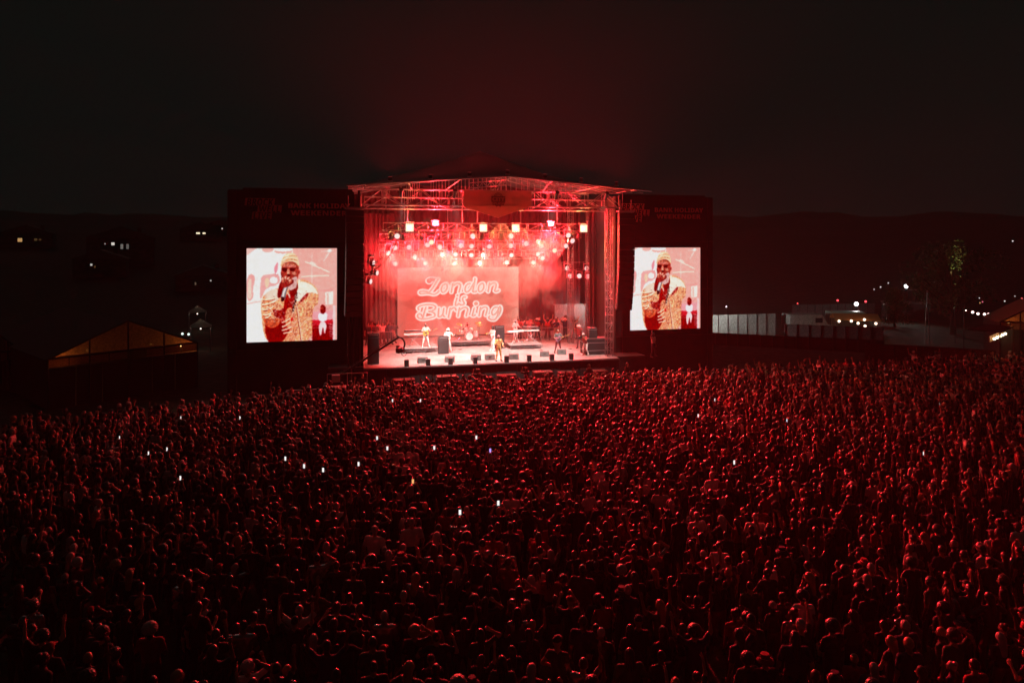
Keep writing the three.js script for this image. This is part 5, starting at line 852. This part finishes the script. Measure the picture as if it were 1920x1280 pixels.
{ // festoon and bar at the right edge
  const t = thingW('festoon_lights', 'sagging string of warm pink bulbs at the right edge', 'string lights', V(0, 0, 0)), B = [[38.6, 4.05, -58], [38.5, 4.01, -57], [38.6, 3.93, -56.5], [38.8, 3.94, -56], [38.8, 3.99, -55.5], [39.0, 4.09, -55], [39.1, 4.22, -54.5], [39.3, 4.44, -54], [39.7, 4.37, -53.5]];
  part(t, 'wire', tube(B.map(([x, y, z]) => [x, y + 0.12, z]), 0.012, 60), mat.cable);
  B.forEach(([x, y, z], k) => { const b = part(t, 'bulb', new THREE.SphereGeometry(k ? 0.1 : 0.05, 10, 8), glow(1, 0.72, 0.66, 4), [x, y, z]); if (k % 2) { const L = new THREE.PointLight(C(1, 0.5, 0.4), 0.3); L.name = 'bulb_light'; L.castShadow = true; L.shadow.radius = 4; b.add(L); } });
  for (const [x, z] of [[38.65, -58.2], [39.35, -54]]) { const p = bar(scene, numbered('festoon_pole'), [0, 0, 0], [0, 1, 0], 0.04, mat.black); p.position.set(x, 2.3, z - 0.15); p.scale.y = 4.6; tag(p, x < 39 ? 'far thin dark pole holding the string of bulbs' : 'near thin dark pole holding the string of bulbs', 'pole'); }
  const s = thingW('bar_counter', 'long bar lit by a row of warm lamps at the right edge', 'stall', V(35.3, 0, -49.2), 0.78); part(s, 'canopy', box(4.6, 0.06, 2), tar, [0, 3.6, -0.6]); part(s, 'fascia', box(4.6, 0.42, 0.05), M([0.5, 0.3, 0.16], 0.8), [0, 3.05, -0.3]); part(s, 'counter', box(4.6, 1.1, 0.6), tar, [0, 0.55, 0]); for (const x of [-2.25, 2.25]) bar(s, 'post', [x, 0, 0.3], [x, 3.6, 0.3], 0.04, mat.black);
  for (let k = 0; k < 5; k++) { const b = part(s, 'lamp_bulb', new THREE.SphereGeometry(0.1, 10, 8), glow(1, 0.78, 0.5, 4), [-1.9 + 0.95 * k, 3.06, -0.08]); const L = new THREE.PointLight(C(1, 0.55, 0.2), 0.25); L.name = 'bulb_light'; L.castShadow = true; L.shadow.radius = 4; b.add(L); }
}
{ const t = thingW('lighting_mast', 'slim two legged dark mast standing right of the conifer', 'mast', V(40.2, 0, -66)); bar(t, 'leg', [-0.25, 0, 0], [-0.04, 5.2, 0], 0.035, mat.steel); bar(t, 'leg', [0.25, 0, 0], [-0.04, 5.2, 0], 0.035, mat.steel); bar(t, 'rung', [-0.14, 2.5, 0], [0.12, 2.5, 0], 0.02, mat.steel); }
// lit spectators and glowing dots far right
[[29.7, -50.2], [30.6, -50.0], [31.3, -50.3], [30.0, -50.9], [31.9, -50.8]].forEach(([x, z], k) => personAt(V(x, 0, z), 2.2 + k * 0.4, { pose: Object.keys(poses)[k], hair: ['short', 'bun', 'afro', 'cap', 'long'][k], hairM: k === 3 ? tops.white : hairs.black, top: tops.white, pant: pants.denim, label: `spectator in white standing apart at the rear right of the crowd, ${['leftmost', 'third', 'fourth', 'second', 'rightmost'][k]} of five` }));

// ------------------------------------------------------------------ trees
const leafM = [P([0.05, 0.075, 0.022], 0.6, { side: THREE.DoubleSide, transmission: 0.3 }), P([0.04, 0.055, 0.02], 0.65, { side: THREE.DoubleSide, transmission: 0.25 })], bark = M([0.05, 0.035, 0.025], 0.9, { map: fine });
function tree(label, x, z, h, r, n, conifer, m, y0 = groundY(x, z)) {
  const t = thingW(conifer ? 'conifer_tree' : 'broadleaf_tree', label, 'tree', V(x, y0, z), rnd(0, 6)), limbs = [new THREE.CylinderGeometry(0.035 * h * 0.3, 0.035 * h, h * (conifer ? 0.95 : 0.6), 8).translate(0, h * (conifer ? 0.475 : 0.3), 0)];
  const pos = [], add = (cx, cy, cz, s) => { const a = V(rnd(-1, 1), rnd(-1, 1), rnd(-1, 1)).normalize(), b = V(rnd(-1, 1), rnd(-1, 1), rnd(-1, 1)).cross(a).normalize(); const p = V(cx, cy, cz); for (const q of [[0, 0], [0.5, 0.35], [1, 0], [0, 0], [1, 0], [0.5, -0.35]]) { const v = p.clone().addScaledVector(a, q[0] * s).addScaledVector(b, q[1] * s); pos.push(v.x, v.y, v.z); } };
  const cl = []; for (let k = 0; k < 46; k++) { const f = Math.sqrt(rnd()), a = rnd(0, 6.283); const yy = conifer ? rnd(0.12, 1) : rnd(0.35, 1), rr = conifer ? r * (1.05 - yy) * (0.75 + 0.4 * Math.sin(yy * 40)) : r * Math.sqrt(Math.max(0, 1 - ((yy - 0.66) / 0.36) ** 2)); cl.push([Math.cos(a) * rr * f, yy * h, Math.sin(a) * rr * f, (conifer ? 0.16 : 0.22) * r * rnd(0.7, 1.4)]); }
  for (const c of cl.slice(0, 18)) { const d = V(c[0], c[1] * 0.55, c[2]), L = Math.max(0.2, d.length()); limbs.push(new THREE.CylinderGeometry(0.006 * h, 0.013 * h, L, 5).translate(0, L / 2, 0).applyQuaternion(new THREE.Quaternion().setFromUnitVectors(V(0, 1, 0), V(c[0], Math.max(0.2, c[1] * 0.5), c[2]).normalize())).translate(0, c[1] * 0.42, 0)); }
  for (let k = 0; k < n; k++) { const c = cl[k % cl.length], a = V(rnd(-1, 1), rnd(-0.8, 0.8), rnd(-1, 1)); if (a.length() > 1) a.normalize(); add(c[0] + a.x * c[3] * 1.6, c[1] + a.y * c[3], c[2] + a.z * c[3] * 1.6, rnd(0.12, 0.26) * Math.min(1.6, Math.max(1, h / 7))); }
  const g = new THREE.BufferGeometry(); g.setAttribute('position', new THREE.Float32BufferAttribute(pos, 3)); g.computeVertexNormals();
  part(t, 'trunk', mergeGeometries(limbs.map((q) => q.toNonIndexed())), bark); part(t, 'crown', g, m);
}
tree('dark conifer standing before the site cabin at the right', 44.6, -79.5, 4.3, 2.6, 4200, true, leafM[0]);
tree('tall broadleaf tree with lamp lit outer leaves at the right', 47.2, -73, 9.2, 4.2, 4600, false, leafM[0]);
{ // small lamp that catches the tall tree's leaves
  const t = thingW('flood_lamp', 'narrow lamp on a short post below the tall broadleaf tree', 'flood lamp', V(43.4, 0, -66.8), 0.6); bar(t, 'pole', [0, 0, 0], [0, 3.2, 0], 0.04, mat.black); const h = part(t, 'housing', cyl(0.12, 0.14, 0.3, 14), mat.black, [0, 3.3, 0.0], [-0.5, 0, 0]); part(h, 'lamp_glass', cyl(0.1, 0.1, 0.01, 14), glow(1, 0.9, 0.5, 0.6), [0, 0.155, 0]);
  const L = new THREE.SpotLight(C(1, 0.9, 0.35), 330, 0, 0.13, 0.5); L.position.set(0, 3.5, -0.1); L.castShadow = true; L.name = 'leaf_light'; t.add(L); L.target.position.set(45.8, 7.2, -70.4); scene.add(L.target);
}

// ------------------------------------------------------------------ houses and lamps on the hillside
function house(label, x, z, w, h0, wins, turn = 0) {
  const h = Math.max(...wins.map((q) => q[1] + q[3])) + 0.7, y = groundY(x, z), t = thingW('hillside_house', label, 'house', V(x, y, z), turn); part(t, 'wall', box(w, h, 8), M([0.26, 0.22, 0.19], 0.9, { map: grime }), [0, h / 2, 0]);
  const s = new THREE.Shape(); s.moveTo(-w / 2 - 0.4, 0); s.lineTo(w / 2 + 0.4, 0); s.lineTo(0, w * 0.2); s.closePath(); const r = part(t, 'roof', new THREE.ExtrudeGeometry(s, { depth: 8.6, bevelEnabled: false }), M([0.16, 0.14, 0.12], 0.9), [0, h + 0.01, -4.3]); part(r, 'chimney', box(0.8, 1.6, 0.8), M([0.09, 0.05, 0.04], 0.9), [w * 0.25, w * 0.12, 2]);
  for (const [wx, wy, ww, wh, c, k] of wins) { const f = part(t, 'window', box(ww + 0.2, wh + 0.2, 0.1), mat.black, [wx, wy, 4.06]); part(f, 'pane', box(ww, wh, 0.04), glow(...c, k), [0, 0, 0.06]); }
}
const warm = [1, 0.55, 0.2], cool = [1, 0.95, 0.85];
house('dark hillside house with one orange window at the far left', -122, -172, 11, 7, [[-1.2, 1.9, 0.9, 0.9, warm, 0.5], [2, 2.0, 0.6, 0.6, warm, 0.06], [2.9, 2.0, 0.5, 0.5, warm, 0.04]], 0.5);
house('dark hillside house with a row of pale windows above the marquee', -88, -154, 13, 8, [[-1.5, 4.9, 0.6, 0.6, cool, 0.7], [0.2, 4.3, 0.5, 1.1, cool, 0.14], [1.3, 4.3, 0.5, 1.1, cool, 0.1], [-3.0, 4.9, 0.25, 0.25, cool, 0.3]], 0.45);
house('low dark house with two small windows under the pale windowed one', -83, -138, 9, 5, [[-1.4, 2.6, 0.35, 0.4, cool, 0.5], [-0.8, 2.2, 0.3, 0.4, warm, 0.06]], 0.45);
house('dark house with twin warm windows left of the stage tower', -93, -204, 11, 8, [[-0.7, 2.2, 1.0, 0.5, [1, 0.85, 0.55], 1.2], [0.9, 2.2, 0.8, 0.45, [1, 0.85, 0.55], 1.2]], 0.4);
house('far dark house with three tiny lights beside the stage tower', -92, -215, 9, 9, [[-0.6, 2.4, 0.35, 0.35, cool, 0.9], [0.6, 2.4, 0.35, 0.35, cool, 0.9], [0, 1.6, 0.3, 0.3, cool, 0.6]], 0.4);
house('dark house with a small lamp low beside the left stage tower', -57, -126, 9, 6, [[-1.2, 1.4, 0.25, 0.5, [1, 0.6, 0.4], 0.1], [1.3, 1.9, 0.22, 0.22, cool, 0.6]], 0.4);
const dots = [[61.8, 3.2, -112, 0.09, cool, 1.0, 'pale'], [60.0, 2.6, -111, 0.1, cool, 1.0, 'pale'], [58.4, 2.3, -110, 0.1, cool, 0.6, 'pale'], [41.3, 2.5, -86.5, 0.13, [1, 0.08, 0.1], 2, 'red'], [44.6, 2.4, -86, 0.14, [1, 0.08, 0.1], 2, 'red'], [35.8, 2.2, -85.5, 0.1, [1, 0.1, 0.1], 1.2, 'red'], [24.2, 2.6, -77, 0.09, [1, 0.85, 0.95], 2, 'pink'], [116, 10.2, -158, 0.14, cool, 1.2, 'pale'], [57.5, 2.0, -89, 0.06, cool, 1, 'pale'], [57.3, 1.5, -89, 0.06, cool, 0.8, 'pale'], [61, 2.6, -89, 0.07, cool, 0.9, 'pale'], [61.4, 2.1, -89, 0.08, [1, 0.2, 0.3], 0.9, 'red'], [61.2, 1.95, -89.2, 0.1, warm, 0.4, 'orange'], [64.3, 2.2, -89, 0.08, cool, 1, 'pale'], [66, 2.8, -89.5, 0.07, cool, 0.6, 'pale'], [66.9, 2.45, -89.5, 0.12, [1, 0.15, 0.15], 1.5, 'red'], [66.8, 2.2, -89.3, 0.16, [1, 0.8, 0.2], 1.3, 'yellow'], [-29, 1.8, -60, 0.1, [0.8, 1, 0.9], 1.6, 'greenish'], [-28.45, 1.76, -60, 0.1, [0.8, 1, 0.9], 1.6, 'greenish']];
dots.forEach(([x, y, z, r, c, k, n], i) => { const t = thingW('distant_lamp', `tiny ${n} lamp far ${x < 0 ? 'left beside the marquee' : z < -120 ? 'right on the hillside' : 'right behind hoardings'}, ${ORD[dots.filter((q) => q[6] === n && q[0] / q[2] > x / z).length]} ${n} one from the left`, 'lamp', V(x, y, z), 0, 'far ' + n + ' lamps'); part(t, 'bulb', new THREE.SphereGeometry(r, 10, 8), glow(...c, k)); bar(t, 'pole', [0, groundY(x, z) - y, -r], [0, 0, -r], 0.02, mat.black); });
{ // small pale canopies behind the marquee
  for (const [x, z, lab] of [[-34.6, -75, 'small pale canopy top seen behind the marquee, upper one'], [-28.3, -62, 'pale lit stall sheet seen behind the marquee, lower one']]) { const t = thingW('canopy_stall', lab, 'stall', V(x, 0, z), 0.4); const c = new THREE.ConeGeometry(1.3, 0.7, 4); part(t, 'canopy', c, P([0.5, 0.46, 0.42], 0.9, { transmission: 0.4 }), [0, 2.55, 0], [0, 0.78, 0]); for (const [a, b] of [[-0.85, -0.85], [0.85, -0.85], [0.85, 0.85], [-0.85, 0.85]]) bar(t, 'post', [a, 0, b], [a, 2.3, b], 0.03, mat.alu); const q = part(t, 'bulb', new THREE.SphereGeometry(0.06, 8, 6), glow(1, 0.9, 0.75, 3), [0, 2.0, 0]); const L = new THREE.PointLight(C(1, 0.85, 0.65), 0.7); L.name = 'bulb_light'; L.castShadow = true; L.shadow.radius = 3; q.add(L); }
}

// ------------------------------------------------------------------ stage smoke: many thin drifting puffs
{
  const g = new THREE.IcosahedronGeometry(1, 5), p = g.attributes.position;
  for (let i = 0; i < p.count; i++) { const v = V(p.getX(i), p.getY(i), p.getZ(i)), k = 1 + 0.16 * wob(v.x, v.y, v.z, 3.1) + 0.09 * wob(v.y, v.z, v.x, 6.3) + 0.04 * wob(v.z, v.x, v.y, 13); p.setXYZ(i, v.x * k, v.y * k, v.z * k); }
  g.deleteAttribute('normal'); g.deleteAttribute('uv'); g.computeVertexNormals();
  const m = P([0.9, 0.88, 0.87], 1, { transparent: true, opacity: 0.065, transmission: 0.5, specularIntensity: 0 }), L = [], low = [];
  for (let k = 0; k < 24; k++) L.push([rnd(-7, 5), rnd(6.8, 9.6), rnd(6, 12.5), rnd(0.7, 1.5)]);
  for (let k = 0; k < 12; k++) low.push([rnd(-6.5, 5.5), rnd(6.4, 9.8), rnd(7, 12.5), rnd(1.3, 2.4)]);
  for (let k = 0; k < 15; k++) L.push([rnd(-6.5, 6.5), rnd(8.6, 10.4), rnd(2.2, 5.5), rnd(0.5, 1.0)]);
  for (let k = 0; k < 14; k++) low.push([rnd(-7.5, 4), rnd(2.4, 4.4), rnd(4.5, 12), rnd(0.8, 1.6)]);
  for (let k = 0; k < 18; k++) L.push([rnd(3.6, 8.2), rnd(4.9, 7.6), rnd(9.5, 13), rnd(0.4, 1.1)]);
  for (let k = 0; k < 8; k++) L.push([rnd(7.5, 10), rnd(2.6, 4.4), rnd(11.5, 13.5), rnd(0.4, 0.8)]);
  const put = (name, label, mt, L) => { const im = new THREE.InstancedMesh(g, mt, L.length), q = new THREE.Quaternion(), m4 = new THREE.Matrix4();
  L.forEach(([u, y, w, r], k) => { q.setFromEuler(new THREE.Euler(rnd(0, 6), rnd(0, 6), rnd(0, 6))); im.setMatrixAt(k, m4.compose(S(u, y, w), q, V(r * 1.3, r * 0.9, r))); });
  im.name = name; scene.add(im); tag(im, label, 'smoke', null, 'stuff'); };
  put('low_smoke', 'pale thin smoke lying over the stage floor among the band', P([0.9, 0.88, 0.87], 1, { transparent: true, opacity: 0.03, transmission: 0.5, specularIntensity: 0 }), low);
  put('stage_smoke', 'thin drifting smoke under the stage roof', m, L);
}

renderer.render(scene, camera);
